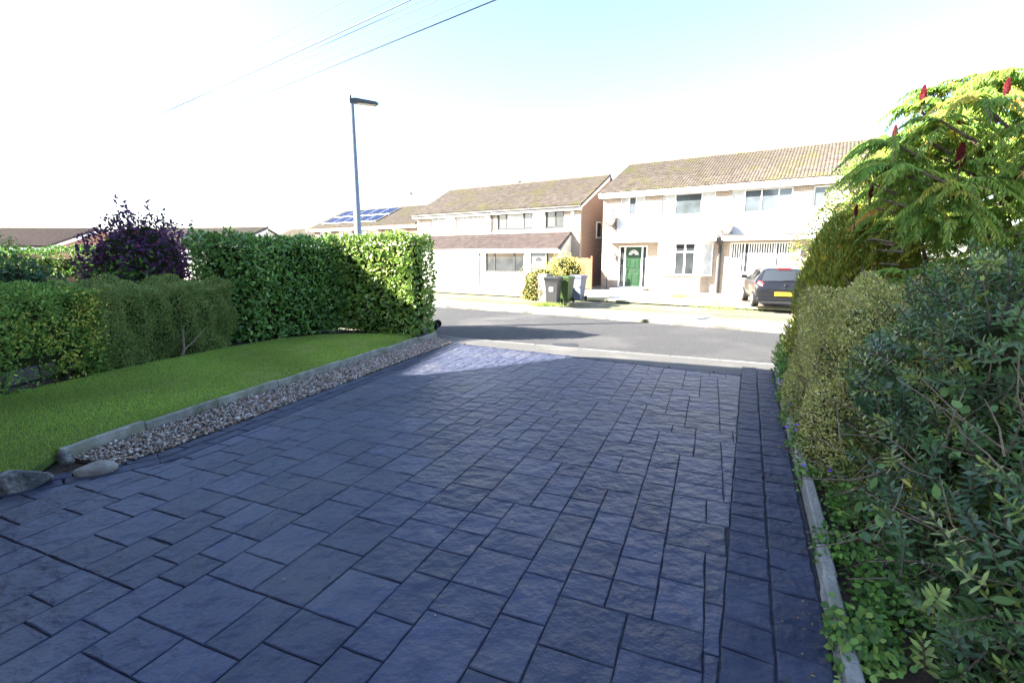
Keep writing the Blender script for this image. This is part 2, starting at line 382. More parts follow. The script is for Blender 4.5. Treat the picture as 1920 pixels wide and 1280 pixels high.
# ---------------------------------------------------------------- lawn, edging, gravel
kl = [np.array(p) for p in [(-3.74,3.75),(-3.58,4.45),(-3.36,5.25),(-3.1,6.13),(-2.72,7.37),(-2.33,8.6),(-1.98,9.85),(-1.72,10.72)]]
ed = empty('lawn_edging', (kl[0][0],kl[0][1],zn(kl[0][1])), 0, 'low grey concrete edging between the green lawn and the gravel strip', 'edging')
for i in range(len(kl)-1):
    a, b = kl[i], kl[i+1]; L = np.linalg.norm(b-a); t = (b-a)/L
    o = MB().bbox(.004, L-.004, -.025, .025, -.12, .1+random.uniform(-.012,.012), .008).build('edging_stone', m_conc, ed)
    o.location = (a[0]-kl[0][0],a[1]-kl[0][1],zn((a[1]+b[1])/2)-zn(kl[0][1])); o.rotation_euler = (0,0,math.atan2(t[1],t[0]))
lawn_poly = [np.array(p) for p in [(-3.66,3.42),(-3.78,3.75),(-3.62,4.45),(-3.4,5.25),(-3.14,6.13),(-2.76,7.37),(-2.37,8.6),(-2.06,9.75),(-2.25,10.3),(-3.0,10.75),(-4.2,10.65),(-4.9,10.0),(-5.35,9.0),(-5.75,7.6),(-6.0,6.2),(-6.1,5.2),(-6.3,3.4),(-6.3,2.75),(-4.3,2.75)]]
lawn = struct(sheet('lawn', lawn_poly, m_grassb, lambda x,y: zn(y)+.055))
def inside(pts, poly):
    x, y = pts[:,0], pts[:,1]; r = np.zeros(len(pts),bool); n = len(poly)
    for i in range(n):
        x0,y0 = poly[i]; x1,y1 = poly[(i+1)%n]
        c = ((y0 > y) != (y1 > y)) & (x < (x1-x0)*(y-y0)/(y1-y0+1e-12)+x0); r ^= c
    return r
def znv(y): return -.0175*np.clip(y,-3,11.5)
def scatter(poly, n):
    P = np.array(poly); lo, hi = P.min(0), P.max(0); out = np.zeros((0,2))
    while len(out) < n:
        q = RNG.uniform(lo, hi, (n*2,2)); out = np.r_[out, q[inside(q, poly)]]
    return out[:n]
def blades(xy, z0, h, w, cols, name, parent=None, lean=.45):
    n = len(xy); ang = RNG.uniform(0,2*math.pi,n); hh = h*RNG.uniform(.6,1.25,n); d = np.c_[np.cos(ang),np.sin(ang)]
    la = RNG.uniform(0,2*math.pi,n); ln = (RNG.uniform(0,lean,n)*hh)[:,None]*np.c_[np.cos(la),np.sin(la)]
    V = np.zeros((n,3,3)); V[:,0,:2] = xy-d*w; V[:,1,:2] = xy+d*w; V[:,2,:2] = xy+ln
    V[:,0,2] = z0; V[:,1,2] = z0; V[:,2,2] = z0+hh
    T = np.arange(n*3).reshape(n,3); C = np.repeat(cols, 3, 0)
    return tag(tri_mesh(name, V.reshape(-1,3), T, m_leaf, parent, C), kind='stuff')
xy = scatter(lawn_poly, 150000)
patchy = .5+.5*np.sin(xy[:,0]*2.1+np.sin(xy[:,1]*1.7)*1.3)*np.sin(xy[:,1]*1.3+1)
cols = np.array([.34,.49,.09])*(1-.35*patchy[:,None])+np.array([.07,.04,.0])*RNG.uniform(0,1,(len(xy),1))
cols *= RNG.uniform(.7,1.3,(len(xy),1))
pale = np.clip(lump(np.c_[xy,xy[:,:1]*0],.45,91)-.15,0,1)[:,None]; cols = cols*(1-pale*.6)+np.array([.46,.46,.16])*pale*.6
tag(blades(xy, znv(xy[:,1])+.052, .026, .0035, cols, 'grass'), 'short mown green grass covering the lawn', 'grass')
# gravel strip
grav_poly = [np.array(p) for p in [(-3.7,3.78),(-3.54,4.45),(-3.32,5.25),(-3.06,6.13),(-2.68,7.37),(-2.29,8.6),(-1.94,9.85),(-1.68,10.6),(-1.24,9.8),(-1.79,7.97),(-2.42,5.94),(-3.05,3.9),(-3.2,3.62)]]
struct(sheet('gravel_bed', grav_poly, m_soil, lambda x,y: zn(y)-.012))
def pebbles(xy, z, size, pal, name, flat=.6):
    n = len(xy); base = np.array([(1,0,0),(-1,0,0),(0,1,0),(0,-1,0),(0,0,1),(0,0,-1)],float)
    T0 = np.array([(0,2,4),(2,1,4),(1,3,4),(3,0,4),(2,0,5),(1,2,5),(3,1,5),(0,3,5)])
    s = size*RNG.lognormal(0,.35,(n,1,1)); V = base[None]*RNG.uniform(.7,1.25,(n,6,1))*s*np.array([1,.8,flat])
    a = RNG.uniform(0,2*math.pi,n); ca, sa = np.cos(a), np.sin(a); b = RNG.normal(0,.4,n); cb, sb = np.cos(b), np.sin(b)
    Rz = np.zeros((n,3,3)); Rz[:,0,0]=ca; Rz[:,0,1]=-sa; Rz[:,1,0]=sa; Rz[:,1,1]=ca; Rz[:,2,2]=1
    Rx = np.zeros((n,3,3)); Rx[:,0,0]=1; Rx[:,1,1]=cb; Rx[:,1,2]=-sb; Rx[:,2,1]=sb; Rx[:,2,2]=cb
    V = np.einsum('nij,nkj->nki', Rz@Rx, V); V[:,:,:2] += xy[:,None]; V[:,:,2] += z[:,None]
    C = np.array(pal)[RNG.integers(0,len(pal),n)]*RNG.uniform(.75,1.2,(n,1))
    T = (T0[None]+6*np.arange(n)[:,None,None]).reshape(-1,3)
    return tri_mesh(name, V.reshape(-1,3), T, m_pebble, None, np.repeat(C,6,0))
gx = scatter(grav_poly, 15000)
pal = [(.34,.28,.22),(.26,.17,.12),(.42,.37,.32),(.2,.15,.13),(.33,.22,.15),(.12,.09,.08),(.52,.48,.45)]
tag(pebbles(gx, znv(gx[:,1])+.004+RNG.uniform(0,.018,len(gx)), .0125, pal, 'gravel'), 'mixed brown and pale gravel strip beside the driveway', 'gravel', kind='stuff')
def rock(name, loc, size, mat, rz, label, seed, cat='rock'):
    import bmesh
    r = np.random.default_rng(seed); bm = bmesh.new(); bmesh.ops.create_icosphere(bm, subdivisions=3, radius=1)
    ks = r.normal(0,1.6,(9,3)); ph = r.uniform(0,6,9); pl = r.normal(0,1,(7,3)); pl /= np.linalg.norm(pl,axis=1)[:,None]
    for v in bm.verts:
        p = np.array(v.co); p = p*(1+.11*sum(math.sin(k@p+f) for k,f in zip(ks,ph))/3)
        for q in pl:
            d = q@p-.72
            if d > 0: p = p-q*d*.85
        v.co = Vector(p*np.array(size))
    me = bpy.data.meshes.new(name); bm.to_mesh(me); bm.free()
    o = link(name, me, mat, None, False); o.location = loc; o.rotation_euler = (0,0,rz); return tag(o, label, cat)
rock('boulder', (-3.6,3.22,-.02), (.21,.1,.13), m_rock, .75, 'rough dark grey boulder at the near corner of the lawn', 3)
rock('boulder', (-3.24,3.5,-.04), (.14,.07,.07), m_rock2, .6, 'smooth pale oblong cobble between the boulder and the gravel', 5)
rock('boulder', (-3.58,3.62,0), (.06,.05,.075), m_rock, .2, 'small mossy stone against the end of the lawn edging', 8)
# right hand edging
re_ = empty('bed_edging', (1.06,1.02,0), 0, 'weathered concrete edging between the driveway and the right flower bed', 'edging')
L = np.linalg.norm(Rp1-Rp0); t = (Rp1-Rp0)/L; nr = np.array([t[1],-t[0]]); s = 0
while s < L-.1:
    l = min(.9 if random.random() < .6 else .3, L-s); c = Rp0+t*s+nr*(.03+random.uniform(-.012,.015))
    o = MB().bbox(.006, l-.006, -.03, .03, -.1, .085+random.uniform(-.015,.02), .009).build('edging_stone', m_conc, re_)
    o.location = (c[0]-1.06,c[1]-1.02,zn(c[1])); o.rotation_euler = (0,random.uniform(-.01,.01),math.atan2(t[1],t[0])+random.uniform(-.012,.012)); s += l

# ---------------------------------------------------------------- foliage machinery
def unit(a): return a/np.maximum(np.linalg.norm(a,axis=-1,keepdims=True),1e-9)
def leaf_arrays(P, D, Nn, L, Wd, fold=.2, four=False, curl=.15):
    n = len(P); D = unit(D); S = unit(np.cross(D, Nn)); U = np.cross(S, D); L = np.asarray(L)*np.ones(n); Wd = np.asarray(Wd)*np.ones(n)
    a = L[:,None]; w = Wd[:,None]
    if four:
        V = np.stack([P, P+D*a*.5+S*w*.5, P+D*a-U*a*curl, P+D*a*.5-S*w*.5], 1); T0 = np.array([(0,1,2),(0,2,3)]); k = 4
    else:
        m = P+D*a*.5-U*w*fold
        V = np.stack([P, P+D*a*.3+S*w*.42, P+D*a*.65+S*w*.45-U*a*curl*.3, P+D*a-U*a*curl, P+D*a*.65-S*w*.45-U*a*curl*.3, P+D*a*.3-S*w*.42, m], 1)
        T0 = np.array([(0,1,6),(1,2,6),(2,3,6),(3,4,6),(4,5,6),(5,0,6)]); k = 7
    T = (T0[None]+k*np.arange(n)[:,None,None]).reshape(-1,3)
    return V.reshape(-1,3), T, k
def foliage(name, P, D, Nn, L, Wd, C, mat, parent, four=False, fold=.2, curl=.15):
    V, T, k = leaf_arrays(P, D, Nn, L, Wd, fold, four, curl)
    return tag(tri_mesh(name, V, T, mat, parent, np.repeat(C,k,0)), kind='stuff')
def palette(n, cols, weights, var=.25):
    c = np.array(cols)[RNG.choice(len(cols), n, p=np.array(weights)/sum(weights))]; return c*1.55*RNG.uniform(1-var,1+var,(n,1))
def prism_points(plan, z0, z1, n, round_=.12):      # points and normals over the sides and top of a clipped hedge
    plan = [np.array(p,float) for p in plan]; m = len(plan)
    ar = sum(plan[i][0]*plan[(i+1)%m][1]-plan[(i+1)%m][0]*plan[i][1] for i in range(m))
    if ar < 0: plan = plan[::-1]
    Ls = [np.linalg.norm(plan[(i+1)%m]-plan[i]) for i in range(m)]; H = z1-z0
    areas = np.array([l*H for l in Ls]+[area(plan)]); cnt = (areas/areas.sum()*n).astype(int); Ps, Ns = [], []
    for i in range(m):
        a, b = plan[i], plan[(i+1)%m]; k = cnt[i]; u = RNG.uniform(0,1,k); z = RNG.uniform(z0,z1,k); t = (b-a)/Ls[i]
        nn = np.array([t[1],-t[0],0]); P = np.c_[a+(b-a)*u[:,None], z]
        top = np.clip((z-(z1-round_))/round_,0,1); P[:,:2] -= nn[:2]*(top**2*round_*.6)[:,None]
        N_ = unit(np.tile(nn,(k,1))+np.c_[np.zeros((k,2)),top*.8]); Ps.append(P); Ns.append(N_)
    q = scatter(plan, max(cnt[-1],1)); Ps.append(np.c_[q,np.full(len(q),z1)]); Ns.append(np.tile([0,0,1.],(len(q),1)))
    return np.concatenate(Ps), np.concatenate(Ns)
def ellip_points(c, r, n, zmin=None, shell=.25, seed=0, lum=.12):
    d = unit(RNG.normal(0,1,(n,3))); P = d*np.array(r); N_ = unit(d/np.array(r))
    P = P*(1+lum*lump(d*2.2,1,seed)[:,None])*(1-shell*RNG.uniform(0,1,(n,1))**2); P = P+np.array(c)
    if zmin is not None: k = P[:,2] > zmin; P, N_ = P[k], N_[k]
    return P, N_
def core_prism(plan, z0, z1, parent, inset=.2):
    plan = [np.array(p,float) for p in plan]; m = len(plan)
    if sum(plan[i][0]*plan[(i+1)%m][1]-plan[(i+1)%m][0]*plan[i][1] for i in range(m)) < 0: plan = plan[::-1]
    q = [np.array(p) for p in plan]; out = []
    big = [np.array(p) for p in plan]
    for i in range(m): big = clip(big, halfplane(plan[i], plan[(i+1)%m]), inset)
    return MB().prism([tuple(p) for p in big], z0, z1-inset).build('dark_filler', m_core, parent)
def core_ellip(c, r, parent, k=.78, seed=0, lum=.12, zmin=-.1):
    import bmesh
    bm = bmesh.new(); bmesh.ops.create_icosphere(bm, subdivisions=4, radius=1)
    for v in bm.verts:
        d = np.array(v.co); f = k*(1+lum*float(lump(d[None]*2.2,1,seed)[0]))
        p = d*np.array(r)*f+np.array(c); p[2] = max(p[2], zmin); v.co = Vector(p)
    me = bpy.data.meshes.new('dark_filler'); bm.to_mesh(me); bm.free(); return link('dark_filler', me, m_core, parent)
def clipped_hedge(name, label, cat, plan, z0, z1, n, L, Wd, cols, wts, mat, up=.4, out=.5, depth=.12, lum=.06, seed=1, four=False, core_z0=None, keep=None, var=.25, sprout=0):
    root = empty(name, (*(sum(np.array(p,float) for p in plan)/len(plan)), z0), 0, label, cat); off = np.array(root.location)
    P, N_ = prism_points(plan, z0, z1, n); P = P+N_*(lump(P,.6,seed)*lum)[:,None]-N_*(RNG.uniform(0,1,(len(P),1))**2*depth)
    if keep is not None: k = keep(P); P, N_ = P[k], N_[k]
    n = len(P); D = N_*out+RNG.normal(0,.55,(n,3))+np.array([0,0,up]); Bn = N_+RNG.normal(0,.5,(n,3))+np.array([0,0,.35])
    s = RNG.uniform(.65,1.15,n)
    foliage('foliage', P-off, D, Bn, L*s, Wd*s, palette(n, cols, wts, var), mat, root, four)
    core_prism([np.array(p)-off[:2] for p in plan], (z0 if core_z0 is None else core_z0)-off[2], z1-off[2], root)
    return root

# ---------------------------------------------------------------- hedges on the left
GREEN = [(.045,.105,.018),(.07,.15,.025),(.1,.19,.03),(.03,.07,.014)]
hz = lambda y: zn(y)-.02
clipped_hedge('laurel_hedge', 'tall clipped laurel hedge in shade behind the far end of the lawn', 'hedge',
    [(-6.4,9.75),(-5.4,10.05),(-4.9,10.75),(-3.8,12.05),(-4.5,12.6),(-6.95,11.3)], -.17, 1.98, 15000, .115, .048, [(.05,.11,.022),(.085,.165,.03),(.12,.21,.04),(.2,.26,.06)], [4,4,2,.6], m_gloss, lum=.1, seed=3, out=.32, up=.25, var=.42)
clipped_hedge('laurel_hedge', 'clipped laurel hedge corner with a sunlit face beside the gravel', 'hedge',
    [(-4.6,11.9),(-2.22,10.58),(-1.78,11.0),(-2.2,11.6),(-3.9,12.5)], -.17, 2.04, 10500, .11, .047, [(.075,.14,.022),(.115,.185,.03),(.16,.22,.04),(.23,.27,.065)], [3,4,2,.7], m_gloss, lum=.06, seed=4, out=.22, up=.15, depth=.08, var=.38)  # paler, yellower leaf colours paint extra sun into this hedge
def gap(P): return ~((P[:,2] < .34) & (P[:,1] > 5.6) & (P[:,1] < 6.6) & (RNG.uniform(0,1,len(P)) < .8))
lh = clipped_hedge('privet_hedge', 'loose green privet hedge with yellow sprigs at the left edge', 'hedge',
    [(-6.05,2.2),(-6.0,5.6),(-5.93,6.95),(-6.75,7.0),(-6.95,2.2)], -.12, 1.2, 42000, .052, .024, [(.075,.14,.026),(.11,.19,.035),(.15,.23,.045),(.3,.29,.06)], [5,5,3,.5], m_leaf, lum=.13, seed=5, depth=.2, core_z0=.2, keep=gap)
off = np.array(lh.location); k = 520
cc = np.array([(-5.98,5.75,.75),(-5.95,6.1,.55),(-5.9,6.5,.75),(-5.92,6.7,.45),(-5.95,6.35,.2),(-5.9,6.75,.95)])[RNG.integers(0,6,k)]
P = cc+RNG.normal(0,1,(k,3))*np.array([.05,.1,.1])
foliage('yellow_sprigs', P-off, RNG.normal(0,.6,(k,3))+np.array([.5,0,.6]), RNG.normal(0,.6,(k,3))+np.array([.8,-.3,.4]), .05*RNG.uniform(.6,1.2,k), .022, palette(k,[(.36,.32,.05),(.29,.28,.05),(.2,.23,.04)],[2,2,2]), m_leaf, lh)
for x, y, a in [(-6.3,5.7,.1),(-6.25,6.2,-.1),(-6.3,6.6,.1)]:
    MB().tube([(x-off[0],y-off[1],-.02),(x-off[0]+a*.5,y-off[1]+.05,.25),(x-off[0]+a,y-off[1]-.05,.6)], [.022,.018,.012], 6).build('stem', m_bark, lh)
lo = clipped_hedge('honeysuckle_hedge', 'low clipped small-leaved hedge with a bare pale stem behind the lawn', 'hedge',
    [(-5.95,6.85),(-5.8,7.9),(-5.5,9.0),(-5.5,9.45),(-6.3,9.6),(-6.75,7.0)], -.15, 1.1, 75000, .042, .015, [(.085,.125,.032),(.12,.17,.04),(.15,.185,.05),(.22,.21,.08)], [4,5,3,1.2], m_leaf, lum=.16, seed=6, four=True, depth=.18)
off = np.array(lo.location)
for pts, r0 in [([(-5.62,8.0,-.14),(-5.6,8.05,.06),(-5.62,8.1,.4)],.028),([(-5.6,8.03,.02),(-5.55,8.3,.16),(-5.5,8.5,.34)],.014)]:
    MB().tube([np.array(p)-off for p in pts], [r0,r0*.8,r0*.5], 7).build('stem', m_bark2, lo)
# purple smoke bush behind
def bush(name, label, cat, c, r, n, L, Wd, cols, wts, mat, zb, seed=1, lum=.2, four=False, up=.35, out=.5, core=True, shell=.4, corek=.72, stems=None):
    root = empty(name, (c[0],c[1],zb), 0, label, cat); off = np.array(root.location)
    P, N_ = ellip_points(c, r, n, zb, shell, seed, lum); n = len(P)
    D = N_*out+RNG.normal(0,.55,(n,3))+np.array([0,0,up]); Bn = N_+RNG.normal(0,.5,(n,3))+np.array([0,0,.3]); s = RNG.uniform(.6,1.15,n)
    foliage('foliage', P-off, D, Bn, L*s, Wd*s, palette(n,cols,wts), mat, root, four)
    if core: core_ellip(np.array(c)-off, r, root, corek, seed, lum, 0)
    MB().tube([(0,0,-.05),(.02,.03,c[2]-zb)], [.05,.03], 7).build('stem', m_bark, root)
    return root, off
pb, off = bush('smoke_bush', 'dark purple leaved bush with upright shoots above the low hedge', 'bush', (-8.55,11.3,1.35), (1.15,1.0,1.22), 5200, .085, .06, [(.05,.02,.055),(.075,.028,.075),(.035,.018,.05),(.15,.035,.05)], [4,4,3,.6], m_leaf, -.15, 9, .2)
Ps, Ds = [], []
for k in range(17):
    a, b = RNG.uniform(-1,1), RNG.uniform(-.6,.6); base = np.array([-8.55+a*.95,11.3+b,2.1-.35*abs(a)]); tip = base+np.array([a*.35+RNG.normal(0,.1),b*.2,RNG.uniform(.45,1.0)*(1.05-.5*abs(a))])
    MB().tube([base-off,(base+tip)/2-off+np.array([.02,0,0]),tip-off], [.009,.007,.003], 5).build('shoot', m_bark, pb)
    m = int(26*np.linalg.norm(tip-base)/.7); u = RNG.uniform(0,1,m)[:,None]; Ps.append(base+(tip-base)*u); Ds.append(RNG.normal(0,1,(m,3))+np.array([0,0,.5]))
P = np.concatenate(Ps); D = np.concatenate(Ds); n = len(P)
foliage('shoot_leaves', P-off, D, RNG.normal(0,1,(n,3)), .085*RNG.uniform(.6,1.1,n), .055, palette(n,[(.06,.03,.1),(.05,.03,.08),(.12,.03,.05)],[4,3,1]), m_leaf, pb)
k = 900; P = np.array([-8.4,10.45,.9])+RNG.normal(0,1,(k,3))*np.array([.35,.12,.35])
foliage('green_leaves', P-off, RNG.normal(0,.6,(k,3))+np.array([0,-.5,.3]), RNG.normal(0,.5,(k,3))+np.array([0,-1,.4]), .09, .05, palette(k,GREEN,[2,3,2,1]), m_leaf, pb)
clipped_hedge('beech_hedge', 'green hedge beyond the neighbouring garden on the far left', 'hedge', [(-19,13.6),(-10.6,13.2),(-10.4,14.2),(-19,14.8)], -.3, 1.72, 14000, .09, .045, GREEN, [4,4,2,2], m_leaf, lum=.14, seed=11)
wp = empty('fence_panel', (-11.75,12.6,-.3), R(4), 'dark brown wooden fence panel in front of the far left hedge', 'fence')
for k in range(6): MB().box(-.36+k*.12,-.245+k*.12,0,.02+.006*(k%2),0,1.35).build('board', m_wood2, wp)
bush('viburnum_bush', 'dark blue-green leafy shrub behind the privet hedge at far left', 'bush', (-10.2,9.6,.7), (1.3,.7,.85), 2600, .11, .06, [(.03,.07,.03),(.045,.09,.04),(.06,.11,.045)], [3,3,2], m_leaf, -.15, 13, .18)
bush('spindle_bush', 'small light green sapling rising at the far left edge', 'bush', (-11.6,10.9,1.55), (.75,.4,.55), 700, .1, .04, [(.09,.16,.03),(.16,.2,.04),(.06,.12,.03)], [3,2,2], m_leaf, -.15, 14, .3, core=False)

# ---------------------------------------------------------------- houses
def tile_mesh(w=.3, l=.36):
    xs = [0,.04,.075,.11,.15,.19,.225,.26,.3]; hs = [.0,.034,.046,.034,.0,.034,.046,.034,.0]; sx = w/.3; n = len(xs)
    V = [(x*sx,0,h+.045) for x,h in zip(xs,hs)]+[(x*sx,l,h) for x,h in zip(xs,hs)]+[(x*sx,.004,h-.012) for x,h in zip(xs,hs)]
    F = [(i,i+1,n+i+1,n+i) for i in range(n-1)]+[(2*n+i,2*n+i+1,i+1,i) for i in range(n-1)]
    return V, F
def tiled_slope(root, x0, x1, y0, z0, y1, z1, mat, nind, name='tile', gauge=.3, skew=0.):
    """tiles over the slope rising from the eave (y0,z0) to the ridge (y1,z1), local to root"""
    S = math.hypot(y1-y0, z1-z0); ang = math.atan2(z1-z0, y1-y0); nu = max(1,int(round((x1-x0)/.3))); nv = max(1,int(round(S/gauge)))
    w = (x1-x0)/nu; V, F = tile_mesh(w, S/nv+.05); me = bpy.data.meshes.new(name); me.from_pydata(V,[],F); me.update(); me.materials.append(mat)
    slab = MB().add([(x0,y0,z0-.03),(x1,y0,z0-.03),(x1,y1,z1-.03),(x0,y1,z1-.03),(x0,y0,z0-.1),(x1,y0,z0-.1),(x1,y1,z1-.1),(x0,y1,z1-.1)], [(0,1,2,3),(4,7,6,5),(0,4,5,1),(1,5,6,2),(2,6,7,3),(3,7,4,0)]).build('roof', mat, root)
    cs, sn = math.cos(ang), math.sin(ang); rest = MB(); cnt = 0
    for j in range(nv):
        for i in range(nu-1,-1,-1):
            s = S*j/nv; p = (x0+w*i+random.uniform(-.004,.004), y0+cs*s, z0+sn*s-.012+random.uniform(-.004,.004))
            if cnt < nind:
                o = bpy.data.objects.new(name, me); COL.objects.link(o); o.parent = slab; o.location = p; o.rotation_euler = (ang,0,random.uniform(-.006,.006)); cnt += 1
            else:
                rest.add([(p[0]+v[0], p[1]+v[1]*cs-v[2]*sn, p[2]+v[1]*sn+v[2]*cs) for v in V], F)
    if rest.v: tag(rest.build('tiles', mat, slab), kind='stuff')
    return slab
def wall_open(mb, x0, x1, z0, z1, y0, y1, ops):
    xs = sorted({x0,x1,*[v for o in ops for v in o[:2] if x0 < v < x1]}); zs_ = sorted({z0,z1,*[v for o in ops for v in o[2:] if z0 < v < z1]})
    for i in range(len(xs)-1):
        for j in range(len(zs_)-1):
            cx, cz = (xs[i]+xs[i+1])/2, (zs_[j]+zs_[j+1])/2
            if not any(o[0] < cx < o[1] and o[2] < cz < o[3] for o in ops): mb.box(xs[i],xs[i+1],y0,y1,zs_[j],zs_[j+1])
    return mb
def window(root, x0, x1, z0, z1, y, cols, frame, glass, bars=(), fw=.06, sill=True, curtain=None, back=.09):
    """frame with one pane per column; cols = fractional widths; y is the wall face"""
    f = MB(); yo, yi = y+back-.03, y+back+.04
    f.box(x0,x1,yo,yi,z0,z0+fw); f.box(x0,x1,yo,yi,z1-fw,z1); tot = sum(cols); x = x0; xs = [x0]
    f.box(x0,x0+fw,yo,yi,z0+fw,z1-fw); f.box(x1-fw,x1,yo,yi,z0+fw,z1-fw)
    for c in cols: x += (x1-x0)*c/tot; xs.append(x)
    for q in xs[1:-1]: f.box(q-fw/2,q+fw/2,yo,yi,z0+fw,z1-fw)
    for i, zb in bars: f.box(xs[i]+fw/2,xs[i+1]-fw/2,yo+.003,yi-.003,zb-.03,zb+.03)
    if sill: f.box(x0-.05,x1+.05,y-.05,yo-.002,z0-.05,z0-.003)
    w = f.build('window', frame, root)
    for i in range(len(cols)):
        g_ = glass if not isinstance(glass,(list,tuple)) else glass[i % len(glass)]
        MB().box(xs[i]+fw*.4,xs[i+1]-fw*.4,y+back,y+back+.012,z0+fw*.5,z1-fw*.5).build('pane', g_, w)
    return w
def gable_walls(root, x0, x1, d, ze, zr, mat, z0=-.15, frontops=(), name='wall', front=True, t=.22, fmat=None):
    if front: wall_open(MB(), x0, x1, z0, ze, 0, t, list(frontops)).build(name, fmat or mat, root)
    for xa in (x0, x1-t):
        mb = MB(); mb.prismx([(t+.002,z0),(d-t-.002,z0),(d-t-.002,ze),(d/2,zr-.12),(t+.002,ze)], xa, xa+t); mb.build(name, mat, root)
    MB().box(x0,x1,d-t,d,z0,ze).build(name, mat, root)
ang1 = math.atan2(fr[1],fr[0])
# --- house with the green door
h1 = empty('semi_detached_house', (H1O[0],H1O[1],ZF), ang1, 'white fronted semi-detached house with green front door and parked car', 'house')
EV, RZ, DP = 5.32, 7.5, 8.7; x0, x1 = -6.35, 6.35
winsU = [(-5.35,-3.98,4.04,5.04),(-3.03,-.4,3.92,5.02),(.34,2.95,3.9,5.0),(3.75,5.1,4.0,4.95)]
low = [(-5.38,-3.7,.0,2.42),(-3.1,-.35,.92,2.5),(.42,3.15,1.02,2.5),(4.1,5.2,.0,2.3)]
gable_walls(h1, x0, x1, DP, EV, RZ, m_brick3, frontops=winsU+low)
# white cladding panels between the storeys
for a, b in ((-5.5,-.32),(.26,5.3)):
    mb = MB(); z = 2.86
    while z < 3.84: mb.box(a,b,-.03,-.006,z,min(z+.148,3.86)); mb.box(a,b,-.02,-.006,z+.148,z+.154); z += .154
    mb.build('cladding', m_clad, h1)
for a, b in ((-3.95,-3.06),(2.98,3.72)): MB().box(a,b,-.025,-.004,3.87,4.72).build('cladding', m_clad, h1)
GL = m_glass
window(h1, *winsU[0], 0, [1,.8,1], m_white, [m_curtain,m_glass2,m_curtain], bars=[(0,4.68)])
window(h1, *winsU[1], 0, [1,2,1], m_white, [m_curtain,m_glass2,m_curtain])
window(h1, *winsU[2], 0, [.8,1,1,.8], m_white, [m_curtain,m_glass2,m_glass2,m_glass2])
window(h1, *winsU[3], 0, [1,1], m_white, [m_glass2,m_curtain])
tiled_slope(h1, x0-.15, x1+.15, -.32, EV-.02, DP/2, RZ, m_tile, 300)
MB().add([(x0-.15,DP/2,RZ-.03),(x1+.15,DP/2,RZ-.03),(x1+.15,DP+.3,EV-.1),(x0-.15,DP+.3,EV-.1),(x0-.15,DP/2,RZ-.11),(x1+.15,DP/2,RZ-.11),(x1+.15,DP+.3,EV-.18),(x0-.15,DP+.3,EV-.18)], [(0,1,2,3),(4,7,6,5),(0,4,5,1),(1,5,6,2),(2,6,7,3),(3,7,4,0)]).build('rear_roof', m_tile, h1)
def ridge(root, x0, x1, y, z, mat, n=None):
    n = n or int((x1-x0)/.45)
    for i in range(n):
        a = x0+(x1-x0)*i/n; b = x0+(x1-x0)*(i+1)/n
        MB().loft([[(x,y-.13,z-.04),(x,y-.07,z+.05),(x,y,z+.085),(x,y+.07,z+.05),(x,y+.13,z-.04)] for x in (a+.006,b-.006)]).build('ridge_tile', mat, root)
ridge(h1, x0-.15, x1+.15, DP/2, RZ+.01, m_tile)
MB().box(x0-.12,x1+.12,-.3,-.05,EV-.32,EV-.13).build('fascia', m_white, h1)
MB().tube([(x0-.15,-.37,EV-.13),(x1+.15,-.37,EV-.12)], .06, 8).build('gutter', m_white, h1)
for xx in (x0-.14,x1+.08): MB().prismx([(-.34,EV-.3),(-.34,EV-.12),(DP/2,RZ-.12),(DP/2,RZ-.3)], xx, xx+.05).build('bargeboard', m_white, h1)
# flat canopy over door and bay
cnp = MB(); cnp.box(-5.85,-.12,-.85,-.006,2.58,2.83).build('canopy', m_white, h1); MB().box(.12,5.4,-.62,-.006,2.6,2.84).build('canopy', m_white, h1)
MB().box(-5.9,-.1,-.9,-.004,2.835,2.87).build('canopy_roof', m_dish, h1); MB().box(.1,5.45,-.67,-.004,2.845,2.88).build('canopy_roof', m_dish, h1)
# front door with side lights
ds = MB(); ds.box(-5.38,-3.7,.06,.2,2.34,2.42); ds.box(-5.38,-3.7,.06,.2,.0,.16)
for a, b in ((-5.38,-5.28),(-5.03,-4.95),(-4.05,-3.97),(-3.79,-3.7)): ds.box(a,b,.06,.2,.16,2.34)
dsf = ds.build('door_surround', m_white, h1)
for a, b in ((-5.28,-5.03),(-3.97,-3.79)): MB().box(a,b,.12,.14,.16,2.34).build('side_light', m_glass, dsf)
dr = MB().box(-4.945,-4.055,.1,.15,.165,2.335).build('front_door', m_gdoor, h1); tag(dr, 'dark green panelled front door with fan light')
def panel_set(root, x0, x1, y, rects, mat):
    for a, b, c, d in rects:
        mb = MB(); X0, X1 = x0+(x1-x0)*a, x0+(x1-x0)*b
        mb.loft([[(X0,y,c),(X1,y,c),(X1,y,d),(X0,y,d)],[(X0+.03,y-.02,c+.03),(X1-.03,y-.02,c+.03),(X1-.03,y-.02,d-.03),(X0+.03,y-.02,d-.03)]]); mb.build('door_panel', mat, root)
panel_set(dr, -4.945, -4.055, .0985, [(.12,.45,.32,.88),(.55,.88,.32,.88),(.12,.3,1.18,1.72),(.36,.64,1.18,1.6),(.7,.88,1.18,1.72)], m_gdoor)
for k in range(4):
    a0, a1 = math.pi*(k+.08)/4, math.pi*(k+.92)/4
    MB().prismy([(-4.5+.1*math.cos(a0),1.9+.1*math.sin(a0)),(-4.5+.3*math.cos(a0),1.9+.3*math.sin(a0)),(-4.5+.3*math.cos(a1),1.9+.3*math.sin(a1)),(-4.5+.1*math.cos(a1),1.9+.1*math.sin(a1))], .085,.0985).build('fan_light', m_curtain, dr)
